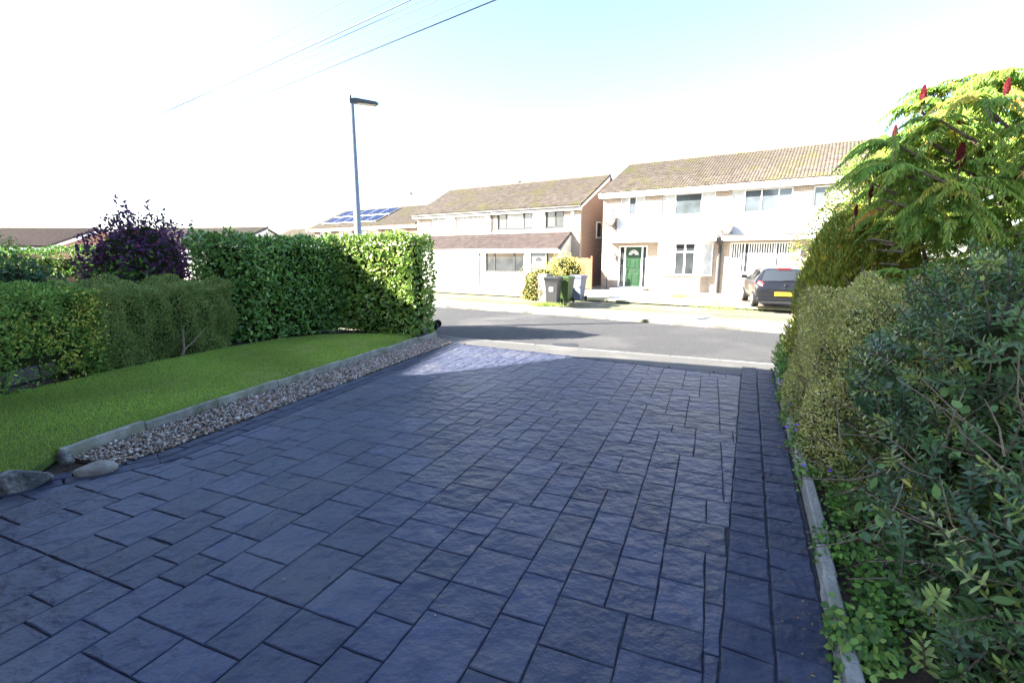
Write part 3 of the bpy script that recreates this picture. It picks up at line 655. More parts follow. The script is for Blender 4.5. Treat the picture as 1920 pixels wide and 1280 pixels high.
MB().box(-4.62,-4.38,.082,.0985,1.0,1.07).build('letter_plate', m_chrome, dr); MB().tube([(-4.88,.06,1.12),(-4.78,.06,1.12)], .014, 6).build('handle', m_chrome, dr)
MB().box(-5.5,-3.6,-.75,-.002,-.05,.1).build('door_step', m_conc, h1)
# projecting bay window
bay = MB(); yb = -.5
bay.prism([(-3.16,-.003),(-2.75,yb),(-.72,yb),(-.3,-.003)], .84, .93); bay.prism([(-3.16,-.003),(-2.75,yb),(-.72,yb),(-.3,-.003)], 2.44, 2.575)
for x in (-2.75,-2.1,-1.6,-1.1,-.72): bay.box(x-.04,x+.04,yb+.01,yb+.08,.93,2.44)
bay.box(-2.06,-1.14,yb+.02,yb+.07,2.02,2.08)
bay.box(-3.13,-3.05,-.09,-.004,.93,2.44); bay.box(-.41,-.33,-.09,-.004,.93,2.44)
byo = bay.build('bay_window', m_white, h1)
for a, b, mt in ((-2.71,-2.14,m_curtain),(-2.06,-1.64,GL),(-1.56,-1.14,GL),(-1.06,-.76,m_curtain)): MB().box(a,b,yb+.04,yb+.055,.93,2.44).build('pane', mt, byo)
for p, q in (((-3.1,-.05),(-2.77,yb+.06)),((-.7,yb+.06),(-.36,-.05))):
    MB().add([(*p,.93),(*q,.93),(*q,2.44),(*p,2.44),(p[0],p[1]+.012,.93),(q[0],q[1]+.012,.93),(q[0],q[1]+.012,2.44),(p[0],p[1]+.012,2.44)], [(0,1,2,3),(4,7,6,5),(0,4,5,1),(1,5,6,2),(2,6,7,3),(3,7,4,0)]).build('pane', m_curtain, byo)
MB().prism([(-3.0,-.003),(-2.68,yb+.12),(-.8,yb+.12),(-.48,-.003)], -.15, .838).build('bay_base', m_brick3, h1)
# second house half: wide window with vertical blinds
w = window(h1, *low[2], 0, [.7,1.4,.7], m_white, GL, back=.07)
for k in range(24):
    x = .5+k*.109
    if abs(x-1.1) < .06 or abs(x-2.47) < .06: continue
    MB().add([(x,.066,1.08),(x+.056,.05,1.08),(x+.056,.05,2.44),(x,.066,2.44)], [(0,1,2,3)]).build('blind_slat', m_blind, w)
MB().box(4.1,5.2,.1,.15,.0,2.3).build('side_door', m_white, h1)
MB().tube([(0,-.1,0),(0,-.1,2.35),(0,-.35,2.62)], .075, 8).build('downpipe', m_black, h1); MB().bbox(-.14,.14,-.45,-.2,2.45,2.75,.02).build('hopper', m_dish, h1)
MB().tube([(-5.72,-.7,.02),(-5.72,-.7,2.58)], .025, 6).build('canopy_post', m_black, h1)
def coach_lamp(root, x, z, y=-.02):
    l = MB().box(x-.04,x+.04,y-.02,y,z-.05,z+.2).build('coach_lamp', m_black, root)
    MB().loft([[(x-.06,y-.2,z-.08),(x+.06,y-.2,z-.08),(x+.06,y-.08,z-.08),(x-.06,y-.08,z-.08)],[(x-.085,y-.225,z+.14),(x+.085,y-.225,z+.14),(x+.085,y-.055,z+.14),(x-.085,y-.055,z+.14)]]).build('lamp_glass', m_curtain, l)
    MB().loft([[(x-.1,y-.24,z+.145),(x+.1,y-.24,z+.145),(x+.1,y-.04,z+.145),(x-.1,y-.04,z+.145)],[(x-.02,y-.16,z+.25),(x+.02,y-.16,z+.25),(x+.02,y-.12,z+.25),(x-.02,y-.12,z+.25)]]).build('lamp_cap', m_black, l)
coach_lamp(h1, 3.42, 2.02); coach_lamp(h1, -5.55, 1.75)
def alarm(root, x, z):
    MB().loft([[(x-.13,-.003,z),(x+.13,-.003,z),(x+.1,-.003,z+.3),(x-.1,-.003,z+.3)],[(x-.1,-.08,z+.03),(x+.1,-.08,z+.03),(x+.07,-.08,z+.27),(x-.07,-.08,z+.27)]]).build('alarm_box', m_white, root)
alarm(h1, -5.85, 4.35)
def dish(loc, rz, label):
    d = empty('satellite_dish', loc, rz, label, 'satellite dish', 'satellite dishes on the facing house'); rings = []
    for k in range(5):
        r = .34*k/4+.001; rings.append([(r*math.cos(a),-.36+.09*(1-(r/.34)**2)*1.,.0+r*math.sin(a)) for a in [2*math.pi*i/20 for i in range(20)]])
    rings2 = rings+[[(x*.97,y+.015,z*.97) for x,y,z in r] for r in rings[::-1]]
    o = MB().loft(rings2, cap=False).build('reflector', m_dish, d, True); o.rotation_euler = (R(-22),0,R(-38))
    MB().tube([(0,0,-.25),(0,-.16,-.2),(0,-.2,-.02)], .02, 6).build('bracket', m_dish, d)
    MB().tube([(-.05,-.2,-.25),(-.42,-.52,-.02)], .012, 6).build('feed_arm', m_dish, d); MB().bbox(-.47,-.37,-.58,-.48,-.05,.06,.01).build('feed_horn', m_dish, d)
def on_h1(x, off, z): p = loc1(x, off); return (p[0],p[1],ZF+z)
dish(on_h1(-5.5,.02,3.62), ang1, 'grey satellite dish on the wall above the green front door')
dish(on_h1(.5,.06,3.02), ang1, 'grey satellite dish beside the drainpipe in the middle of the white house')
def aerial(loc, rz, label, h=.9):
    a = empty('tv_aerial', loc, rz, label, 'aerial'); MB().tube([(0,0,-.4),(0,0,h)], .016, 6).build('mast', m_alu, a)
    MB().tube([(-.75,0,h-.02),(.55,0,h+.06)], .01, 5).build('boom', m_alu, a)
    for k in range(9): x = -.7+k*.15; MB().tube([(x,-.16,h-.02+.06*(x+.75)),(x,.16,h-.02+.06*(x+.75))], .005, 4).build('element', m_alu, a)
aerial(on_h1(-6.1,-DP/2-.2,RZ), ang1, 'thin television aerial at the left end of the facing roof')
for x, nm in ((-.9,'vent'),(.35,'vent')): MB().bbox(x-.25,x+.25,DP/2+.1,DP/2+.35,RZ-.1,RZ+.16,.03).build('ridge_vent', m_tiledark, h1)

# --- house with the grey door and lean-to porch roof
Z2 = -.36
h2 = empty('semi_detached_house', (H2O[0],H2O[1],Z2), ang1, 'brick semi-detached house with grey door and long lean-to porch roof', 'house')
EV2, RZ2, DP2 = 4.86, 7.0, 7.8
ops = [(-5.86,-3.23,3.64,4.74),(-2.3,-1.06,3.64,4.72),(-11.6,-10.3,3.6,4.7),(-9.3,-6.9,3.6,4.7)]
gable_walls(h2, -12.9, 0, DP2, EV2, RZ2, m_brick, frontops=ops, fmat=m_brick3)  # front takes the brick paled for sun, sides stay brown
for a, b in ((-10.25,-9.35),(-6.85,-6.4),(-3.2,-2.35)): MB().box(a,b,-.03,-.004,3.4,4.55).build('cladding', m_clad, h2)
for a, b in ((-11.9,-6.35),(-6.2,-.9)): MB().box(a,b,-.028,-.004,3.36,3.58).build('cladding', m_clad, h2)
window(h2, *ops[0], 0, [1,2,1], m_anth, [m_glass2,m_curtain,m_glass2], fw=.09); window(h2, *ops[1], 0, [1,1], m_anth, [m_glass2,GL], fw=.09)
window(h2, *ops[2], 0, [1,1], m_white, [m_curtain]); window(h2, *ops[3], 0, [1,2,1], m_white, [m_curtain])
tiled_slope(h2, -13.05, .15, -.3, EV2-.02, DP2/2, RZ2, m_tile, 300)
MB().add([(-13.05,DP2/2,RZ2-.03),(.15,DP2/2,RZ2-.03),(.15,DP2+.3,EV2-.1),(-13.05,DP2+.3,EV2-.1),(-13.05,DP2/2,RZ2-.11),(.15,DP2/2,RZ2-.11),(.15,DP2+.3,EV2-.18),(-13.05,DP2+.3,EV2-.18)], [(0,1,2,3),(4,7,6,5),(0,4,5,1),(1,5,6,2),(2,6,7,3),(3,7,4,0)]).build('rear_roof', m_tile, h2)
ridge(h2, -13.05, .15, DP2/2, RZ2+.01, m_tile)
MB().box(-13.0,.1,-.27,-.05,EV2-.3,EV2-.13).build('fascia', m_white, h2); MB().tube([(-13.05,-.35,EV2-.12),(.15,-.35,EV2-.12)], .055, 8).build('gutter', m_black, h2)
for xx in (-13.04,.08): MB().prismx([(-.34,EV2-.3),(-.34,EV2-.12),(DP2/2,RZ2-.12),(DP2/2,RZ2-.32)], xx, xx+.05).build('bargeboard', m_white, h2)
YP = -1.5
tiled_slope(h2, -13.0, -.55, YP-.2, 2.36, -.01, 3.36, m_tile2, 300)
pops = [(-5.72,-2.9,1.02,2.2),(-2.45,-1.42,.0,2.2),(-1.4,-.62,.9,2.2),(-9.3,-6.4,.9,2.1)]
wall_open(MB(), -12.9, -.55, -.15, 2.26, YP, YP+.2, pops).build('porch_wall', m_render, h2)
MB().prismx([(YP+.203,-.15),(-.004,-.15),(-.004,3.2),(YP+.203,2.3)], -.76, -.56).build('porch_side', m_render, h2)
MB().box(-12.95,-.5,YP-.16,YP-.004,2.14,2.32).build('porch_fascia', m_white, h2); MB().tube([(-13,YP-.24,2.32),(-.5,YP-.24,2.32)], .05, 8).build('porch_gutter', m_clad, h2)
window(h2, *pops[0], YP, [.8,1.8,.9], m_anth, GL, fw=.085); window(h2, *pops[2], YP, [1], m_anth, GL)
gd = MB().box(-2.4,-1.46,YP+.06,YP+.11,.0,2.16).build('front_door', m_greydoor, h2)
panel_set(gd, -2.4, -1.46, YP+.0585, [(.12,.3,.25,1.5),(.4,.6,.25,1.5),(.7,.88,.25,1.5)], m_greydoor)
MB().prismy([(-1.93+.22*math.cos(a),1.68+.22*math.sin(a)) for a in [math.pi*i/8 for i in range(9)]], YP+.045, YP+.0585).build('fan_light', m_glass, gd)
ga = MB(); z = .9
while z < 2.08: ga.box(-9.28,-6.42,YP+.06,YP+.1,z,z+.18); ga.box(-9.28,-6.42,YP+.07,YP+.1,z+.18,z+.2); z += .2
ga.build('garage_panel', m_white, h2)
MB().tube([(-6.15,YP-.08,0),(-6.15,YP-.08,2.2)], .045, 8).build('downpipe', m_black, h2)
MB().tube([(-6.3,-.08,3.45),(-6.3,-.08,4.5),(-6.3,-.32,4.75)], .045, 8).build('downpipe', m_black, h2)
for y, z in ((2.6,3.1),(4.4,3.1)):
    f = MB().box(.004,.05,y-.35,y+.35,z-.05,z+.95).build('side_window', m_white, h2); MB().box(.051,.06,y-.28,y+.28,z+.03,z+.88).build('pane', GL, f)
alarm(h2, -.5, 4.25); 
p = H2O+fr*-6.5-fn*3.9; 
MB().bbox(-6.9,-6.6,DP2/2-.1,DP2/2+.2,RZ2,RZ2+.18,.03).build('flue', m_tiledark, h2)
# gate and fence between the two houses
gt = empty('wooden_gate', (*loc1(-8.3,1.4),ZF), ang1, 'orange brown boarded gate between the two facing houses', 'gate')
for k in range(13): MB().box(k*.145,k*.145+.138,0,.022+.004*(k%2),.05,1.72+(.03 if k%4 else 0)).build('board', m_wood, gt)
for z in (.35,1.4): MB().box(0,1.88,.0265,.06,z,z+.09).build('rail', m_wood, gt)
for x in (-.1,1.9): MB().bbox(x,x+.1,-.02,.08,-.1,1.85,.01).build('gate_post', m_wood, gt)
# --- house with solar panels, further along
def simple_house(label, pos, rz, x0, x1, d, ev, rz_, wall, tile, zb, wins=(), frame=m_white, nind=0, hip=False):
    h = empty('house', (pos[0],pos[1],zb), rz, label, 'house'); gable_walls(h, x0, x1, d, ev, rz_, wall, frontops=[w[:4] for w in wins])
    for w in wins: window(h, *w[:4], 0, [1,1.6,1], frame, [m_curtain,m_glass])
    if nind >= 0: tiled_slope(h, x0-.15, x1+.15, -.32, ev-.02, d/2, rz_, tile, nind)
    MB().add([(x0-.15,d/2,rz_-.03),(x1+.15,d/2,rz_-.03),(x1+.15,d+.3,ev-.1),(x0-.15,d+.3,ev-.1),(x0-.15,d/2,rz_-.11),(x1+.15,d/2,rz_-.11),(x1+.15,d+.3,ev-.18),(x0-.15,d+.3,ev-.18)], [(0,1,2,3),(4,7,6,5),(0,4,5,1),(1,5,6,2),(2,6,7,3),(3,7,4,0)]).build('rear_roof', tile, h)
    ridge(h, x0-.15, x1+.15, d/2, rz_+.01, tile, 12)
    MB().box(x0-.1,x1+.1,-.29,-.05,ev-.34,ev-.13).build('fascia', m_white, h)
    for xx in (x0-.15,x1+.1): MB().prismx([(-.34,ev-.3),(-.34,ev-.12),(d/2,rz_-.12),(d/2,rz_-.34)], xx, xx+.05).build('bargeboard', m_white, h)
    return h
h3p = np.array([-8.7,40.5])
h3 = simple_house('white fronted house with blue solar panels, behind the street lamp', h3p, ang1, -12.5, 1.2, 7.8, 4.6, 6.5, m_brick, m_tile, -.4, [(-11.6,-9.8,3.2,4.2),(-8.6,-6.9,3.2,4.2),(-5.6,-3.4,3.2,4.2),(-1.8,-.4,3.2,4.2)])
for a, b in ((-12.2,-8.95),(-8.3,-6.3),(-6.0,-3.0),(-2.2,.8)): MB().box(a,b,-.028,-.004,2.2,3.15).build('cladding', m_clad, h3)
sl = math.atan2(1.92,4.22)
for r_ in range(2):
    for c_ in range(5):
        pn = MB().bbox(0,1.5,0,1.62,0,.04,.008).build('solar_panel', m_alu, h3); s0 = .7+r_*1.68
        pn.location = (-11.6+c_*1.54, -.32+math.cos(sl)*s0, 4.58+math.sin(sl)*s0+.12); pn.rotation_euler = (sl,0,0)
        MB().box(.05,1.45,.05,1.57,.0405,.046).build('solar_cells', m_solar, pn)
MB().tube([(-3.2,3.9,6.5),(-3.2,3.9,7.5)], .03, 6).build('flue_pipe', m_black, h3); MB().tube([(-3.2,3.9,7.5),(-3.2,3.9,7.72)], .09, 8).build('flue_cap', m_black, h3)
h4 = simple_house('distant brown roofed bungalow with a pale roof pipe', (-24.5,60), ang1, -11, 4, 9, 3.3, 5.5, m_brick, m_tile, -.2, nind=0)
MB().tube([(-5.6,3.2,4.6),(-5.6,3.2,5.9)], .12, 8).build('roof_pipe', m_white, h4)
simple_house('brown roofed house between the bungalow and the solar panels', (-18.0,58), ang1, -5.5, 6, 8.5, 3.5, 6.0, m_brick, m_tile, -.2, nind=0)
h6 = simple_house('red brick house with dark roof at the far left', (-32.5,34), R(4), -6.5, .3, 9, 2.6, 4.0, m_brick2, m_tiledark, -.3, nind=0)
MB().prismx([(-.6,2.4),(-.6,2.6),(3,4.3),(3,4.1)], -8.9, -8.7).build('white_verge', m_white, h6)
simple_house('small pale bungalow half hidden by the purple bush', (-25.2,32.6), R(-12), -2.0, 7, 8, 2.4, 3.9, m_render, m_tile, -.3, nind=0)

# ---------------------------------------------------------------- own house and left neighbour, unseen: heights and outlines set to shade the drive
def ground_pt(x, y): return np.array([x,y])
ap = np.array([1.24,8.35]); rg = np.array([4.1,7.4]); bd = (rg-ap)/np.linalg.norm(rg-ap); ad = np.array([-bd[1],bd[0]])
hgt = 8.14; T = ap-SHK*hgt; bT, oT = T@bd, T@ad
own = empty('brick_house', (*(ad*.95+bd*-2.6),-.05), math.atan2(bd[1],bd[0]), 'red brick house left of the camera, unseen roof shaped to shade the drive', 'house')
LX = bT+2.6; dq = oT-.95
XR = LX+6.1                                         # two-storey part stops here so sun reaches the sumac; assumed flat-roofed garage follows
MB().box(LX,XR,-7.5,0,-.1,6.0).build('wall', m_brick2, own); MB().box(XR+.003,0,-5.5,0,-.1,2.75).build('garage_wall', m_brick2, own)
MB().box(XR+.003,.12,-5.6,.12,2.753,2.95).build('garage_roof', m_white, own)
MB().prismx([(0,6.003),(0,6.8),(dq,8.05),(dq,8.2),(-3.3,10.6),(-7.9,7.2),(-7.5,6.003)], LX, XR).build('roof', m_tiledark, own)  # coved eave invented to slant the shadow edge on the drive
MB().prismx([(-.15,8.9),(-.55,12.45),(-4.6,12.45),(-5.0,8.6)], LX+.05, LX+.6).build('shade_block', m_brick2, own)  # added unseen block, tall enough to shade the conifer
def line_x(y): return -1.64+.11*(y-6.5)
hn = 9.75; y0s, y1s = 4.4, 12.9  # ridge height and line follow the shadow edge it must cast
ra = np.array([line_x(y0s),y0s])-SHK*hn; rb = np.array([line_x(y1s),y1s])-SHK*hn; rd = (rb-ra)/np.linalg.norm(rb-ra); Ln = np.linalg.norm(rb-ra)
nb = empty('brick_house', (ra[0],ra[1],-.1), math.atan2(rd[1],rd[0]), 'neighbouring brick house out of frame on the left, placed to shade the lawn', 'house')
MB().box(0,Ln,-3.4,3.4,-.1,6.9).build('wall', m_brick2, nb)
MB().prismx([(-3.8,6.903),(3.8,6.903),(3.8,7.0),(0,hn),(-3.8,7.0)], 0, Ln).build('roof', m_tiledark, nb)

# ---------------------------------------------------------------- street lamp, cables, bins
lp = empty('street_lamp', (-3.97,12.7,-.25), R(40), 'tall grey street lamp behind the sunlit laurel hedge', 'street lamp')
MB().tube([(0,0,0),(0,0,1.5),(0,0,1.6),(0,0,5.6)], [.125,.125,.1,.062], 12).build('column', m_steel, lp, True)
MB().box(.03,.11,-.055,.055,.35,.95).build('access_door', m_steel, lp)
hd = MB(); hd.loft([[(-.06,-.05,5.56),(.08,-.09,5.58),(.6,-.13,5.62),(.68,-.1,5.63),(.68,.1,5.63),(.6,.13,5.62),(.08,.09,5.58),(-.06,.05,5.56)],[(-.06,-.05,5.66),(.08,-.08,5.69),(.6,-.12,5.69),(.67,-.09,5.68),(.67,.09,5.68),(.6,.12,5.69),(.08,.08,5.69),(-.06,.05,5.66)]])
ho = hd.build('lantern', m_lamp, lp); ho.location = (0,0,0); MB().add([(.14,-.09,5.577),(.6,-.1,5.613),(.6,.1,5.613),(.14,.09,5.577)], [(0,3,2,1)]).build('lens', m_lens, ho)
MB().tube([(-.02,0,5.66),(-.02,0,5.74)], .03, 8).build('photocell', m_black, ho)
ca, sa = math.cos(math.atan(160/900)), math.sin(math.atan(160/900))
def at(x, y, Y):
    a, b = (x-960)/900, (640-y)/900; d = np.array([a,b*sa+ca,b*ca-sa]); return np.array([0,0,1.6])+d*(Y/d[1])
far_pole = np.array([-68,58,7.2])
for i, (px, Y, r, lab) in enumerate([(650,13,.009,'uppermost left of the overhead cables'),(735,12.6,.008,'thin cable just left of the thick blue-grey overhead cable'),(770,12.4,.016,'thickest blue-grey overhead cable near the top centre'),(795,12.2,.008,'thin cable just right of the thick blue-grey overhead cable'),(822,12.0,.008,'middle thin cable of the overhead bundle'),(885,11.6,.008,'second overhead cable from the right'),(930,11.4,.014,'lowest right overhead cable passing above the street lamp')]):
    a = at(px,0,Y); e = far_pole+np.array([0,0,-.25*i]); d = (a-e); st = a+d*.22; pts = []
    sag = .9
    for k in range(21):
        u = k/20; p = st+(e-st)*u; p[2] -= sag*(4*u*(1-u)-4*.18*(1-.18)*0)*.5; pts.append(p)
    dz = 0
    # keep the crossing at the top of the picture
    uu = .22/1.22; dz = sag*4*uu*(1-uu)*.5
    for p in pts: p[2] += dz
    tag(MB().tube(pts, r, 5).build('overhead_cable', m_cable), lab, 'cable', 'overhead cables')
for i, (p, q, lab) in enumerate([((1800,0),(1400,160),'upper faint overhead cable at the top right'),((1760,0),(1395,150),'fainter overhead cable at the top right, just above its neighbour'),((1920,70),(1700,160),'overhead cable crossing above the sumac tree')]):
    a, b = at(*p,15), at(*q,30); st = a+(a-b)*.5; e = b+(b-a)*1.2
    tag(MB().tube([st,a,b,e], .004, 5).build('overhead_cable', m_cable), lab, 'cable', 'overhead cables')
def bin_(loc, rz, mat, label, sticker=False):
    b = empty('wheelie_bin', loc, rz, label, 'bin', 'wheelie bins')
    def rng(x, y0, y1, z): return [(-x,y0,z),(x,y0,z),(x,y1,z),(-x,y1,z)]
    MB().loft([rng(.2,-.2,.22,.03),rng(.225,-.24,.26,.5),rng(.27,-.3,.3,.93),rng(.29,-.32,.32,.94),rng(.29,-.32,.32,.985)]).build('body', mat, b)
    MB().loft([rng(.295,-.35,.31,.99),rng(.295,-.35,.31,1.02),rng(.25,-.28,.27,1.065)]).build('lid', mat, b)
    MB().tube([(-.24,.37,.98),(.24,.37,.98)], .018, 6).build('handle', mat, b)
    for s in (-1,1):
        MB().tube([(s*.24,.24,.1),(s*.3,.24,.1)], .1, 14).build('wheel', m_rubber, b)
    if sticker: MB().add([(-.08,-.265,.5),(.08,-.265,.5),(.08,-.278,.66),(-.08,-.278,.66)], [(0,1,2,3)]).build('sticker', m_white, b)
    return b
bin_((1.62,18.9,ZF), R(-24), m_bin, 'black wheelie bin with a white sticker, nearest of the three', True)
bin_((2.15,19.5,ZF), R(-30), m_bing, 'green wheelie bin between the black and the grey one')
bin_((2.78,20.35,ZF), R(-32), m_binb, 'blue-grey wheelie bin furthest from the road')
bw = empty('wheelie_bin', (-2.47,11.95,-.2), R(88), 'black wheelie bin behind the laurel hedge, only its wheel showing', 'bin', 'wheelie bins')
MB().loft([[(-.2,-.2,.05),(.2,-.2,.05),(.2,.2,.05),(-.2,.2,.05)],[(-.26,-.28,.95),(.26,-.28,.95),(.26,.26,.95),(-.26,.26,.95)]]).build('body', m_bin, bw)
MB().tube([(-.25,-.56,.1),(.25,-.56,.1)], .012, 6).build('axle', m_black, bw); MB().box(-.12,.12,-.56,-.2,.09,.12).build('axle_bracket', m_black, bw)
for s in (-1,1): MB().tube([(s*.2,-.56,.1),(s*.27,-.56,.1)], .1, 16).build('wheel', m_rubber, bw)
# block pier and bush by the bins
pr = empty('block_wall', (1.35,20.1,ZF), ang1, 'short grey block wall with square pier behind the bins', 'wall')
for k in range(5): MB().bbox(-.2,.2,-.2,.2,k*.226,k*.226+.22,.008).build('block', m_conc, pr)
for k in range(4):
    for i in range(2): MB().bbox(.21+i*.45+.22*(k%2)*0,.21+i*.45+.44,-.05,.05,k*.226,k*.226+.22,.008).build('block', m_conc, pr)
AUT = [(.34,.31,.09),(.44,.38,.11),(.26,.28,.09),(.42,.26,.12)]
bb, off = bush('spirea_bush', 'yellow-green arching bush spilling over the block wall by the bins', 'bush', (1.3,20.6,.28), (1.05,.65,1.02), 4400, .07, .04, AUT, [4,3,3,1], m_leaf, ZF, 21, .2)
bush('privet_bush', 'yellow-green bush beside the grey door, behind the bins', 'bush', (2.4,21.5,.95), (.85,.55,.7), 3000, .07, .04, AUT, [4,3,3,.6], m_leaf, ZF, 22, .2)
def tuft(loc, r, n, h, label):
    xy = np.array(loc[:2])+RNG.normal(0,1,(n,2))*np.array(r); o = blades(xy, loc[2], h, .01, palette(n,[(.2,.24,.06),(.13,.2,.04),(.3,.3,.1)],[3,3,1]), 'grass_tuft', None, 1.2); return tag(o, label, 'grass')
tuft((1.25,17.95,-.245), (.28,.12), 700, .14, 'weedy green tuft at the kerb in front of the black bin')
tuft((7.55,17.6,-.245), (.5,.9), 900, .05, 'straggly turf strip between the pale drive and the car')
tuft((7.7,21.9,-.245), (.45,.25), 400, .2, 'small green weeds at the foot of the drainpipe')
tuft((-1.3,18.5,-.235), (1.6,.25), 700, .05, 'thin grass growing along the far kerb')
# ironwork
tag(MB().bbox(-.28,.28,-.2,.2,-.32,-.292,.01).build('gully_grate', m_black), 'dark iron gully grate by the near kerb', 'drain').location = (1.15,10.25,0)
cv = tag(MB().bbox(-.22,.22,-.16,.16,-.06,.0,.006).build('inspection_cover', m_foot2), 'small pale inspection cover in the shaded footpath', 'cover'); cv.location = (2.5,8.05,-.205); cv.rotation_euler = (0,0,-.55)
pt = struct(sheet('road_patch', [(-1.1,14.62),(-.5,14.5),(.2,14.62),(.1,14.72),(-.5,14.85),(-.8,14.72)], m_foot, lambda x,y: -.296, thick=.004))

# ---------------------------------------------------------------- parked hatchback
car = empty('parked_car', (9.52,16.85,ZF), math.atan2(-.32,.95), 'dark grey hatchback parked facing the white house', 'car')
# local: +y towards the front of the car, rear bumper at y=0
def cs_(y, w, zs_): return [( w*a, y, z) for a, z in zs_]
def body_ring(y, wl, wm, wt, zb, zm, zt):
    half = [(0,zb),(wl*.8,zb),(wl,zb+.1),(wm,zm-.25),(wm,zm),(wm*.97,zm+.04),(wt*1.02,zt-.09),(wt*.86,zt-.02),(0,zt)]
    return [(x,y,z) for x,z in half]+[(-x,y,z) for x,z in half[-2:0:-1]]
car.scale = (1.07,1.05,1.0)
rings = [body_ring(0.0,.68,.74,.7,.3,.66,.72), body_ring(.06,.78,.84,.78,.24,.7,.92), body_ring(.16,.8,.855,.66,.22,.94,1.05), body_ring(.34,.81,.86,.62,.2,.97,1.33), body_ring(.55,.82,.86,.6,.2,.98,1.45), body_ring(1.3,.82,.865,.6,.2,.97,1.49), body_ring(2.2,.82,.865,.6,.2,.95,1.45), body_ring(2.75,.82,.86,.62,.2,.93,1.22), body_ring(3.15,.81,.85,.7,.2,.92,.98), body_ring(3.7,.78,.8,.66,.22,.78,.84), body_ring(3.95,.66,.7,.55,.28,.6,.68)]
mb = MB(); mb.loft(rings); bo = mb.build('body', m_car, car, False)
sm = bo.modifiers.new('s','SUBSURF'); sm.levels = 1; sm.render_levels = 2; bo.data.polygons.foreach_set('use_smooth', [True]*len(bo.data.polygons))
rw = MB(); rows = [(.115,.985,.66),(.2,1.13,.62),(.29,1.27,.575),(.37,1.36,.53)]
v = []; 
for y, z, w in rows: v += [(-w,y+.01,z-.015),(-w*.6,y-.022,z),(0,y-.032,z),(w*.6,y-.022,z),(w,y+.01,z-.015)]
rw.add(v, [(r*5+i,r*5+i+1,(r+1)*5+i+1,(r+1)*5+i) for r in range(3) for i in range(4)]); rw.build('rear_window', m_carglass, car, True)
MB().tube([(-.05,.085,.99),(.3,.1,1.03)], .012, 5).build('rear_wiper', m_black, car)
MB().bbox(-.2,.2,.3,.4,1.385,1.435,.01).build('high_brake_lamp', m_red, car)
for s in (-1,1):
    tl = MB().loft([[(s*.58,.05,.72),(s*.76,.1,.72),(s*.85,.28,.76)],[(s*.58,.045,.8),(s*.77,.09,.8),(s*.865,.27,.84)],[(s*.6,.07,.9),(s*.76,.12,.92),(s*.86,.29,.95)],[(s*.66,.13,.97),(s*.74,.16,.99),(s*.82,.3,1.0)]], closed=False).build('tail_lamp', m_red, car, True)
    MB().add([(s*.63,.035,.77),(s*.74,.065,.77),(s*.74,.07,.88),(s*.64,.05,.86)], [(0,1,2,3)]).build('reversing_lens', m_lampw, tl)
    sw = MB().add([(s*.845,.62,1.0),(s*.85,1.38,1.0),(s*.68,1.38,1.38),(s*.7,.66,1.33)], [(0,1,2,3)]).build('side_window', m_carglass, car)
    MB().add([(s*.85,1.46,1.0),(s*.84,2.5,.99),(s*.72,2.3,1.27),(s*.68,1.46,1.39)], [(0,1,2,3)]).build('side_window', m_carglass, car)
    mr = MB().bbox(s*.93-.1,s*.93+.1,2.35,2.45,.98,1.12,.03).build('wing_mirror', m_car, car)
    for yw in (.58,3.1):
        wh = MB().tube([(s*.66,yw,.3),(s*.69,yw,.3),(s*.84,yw,.3),(s*.865,yw,.3)], [.27,.3,.3,.27], 22).build('wheel', m_rubber, car)
        MB().tube([(s*.86,yw,.3),(s*.872,yw,.3)], [.2,.19], 16).build('rim', m_rim, wh)
MB().bbox(-.79,.79,-.035,.1,.3,.4,.03).build('bumper', m_car, car); MB().box(-.7,.7,-.02,.2,.2,.297).build('bumper_valance', m_black, car)
pl = MB().bbox(-.27,.27,-.06,-.036,.47,.6,.005).build('number_plate', m_plate, car)
MB().prismy([(0,.99-.13),(.035,.92-.13),(0,.85-.13),(-.035,.92-.13)], .005, .03).build('badge', m_chrome, car).location = (0,-.03,.06)
fc = bpy.data.curves.new('letters', 'FONT'); fc.body = 'C L I O'; fc.size = .085; fc.extrude = .003; fc.align_x = 'CENTER'
fo = bpy.data.objects.new('tmp', fc); COL.objects.link(fo); dg = bpy.context.evaluated_depsgraph_get()
lm = bpy.data.meshes.new_from_object(fo.evaluated_get(dg)); bpy.data.objects.remove(fo)
lo_ = link('badge_lettering', lm, m_chrome, car); lo_.rotation_euler = (R(90),0,0); lo_.location = (0,-.012,.69)
MB().tube([(0,.7,1.49),(0,.55,1.68)], .006, 5).build('aerial_rod', m_black, car)

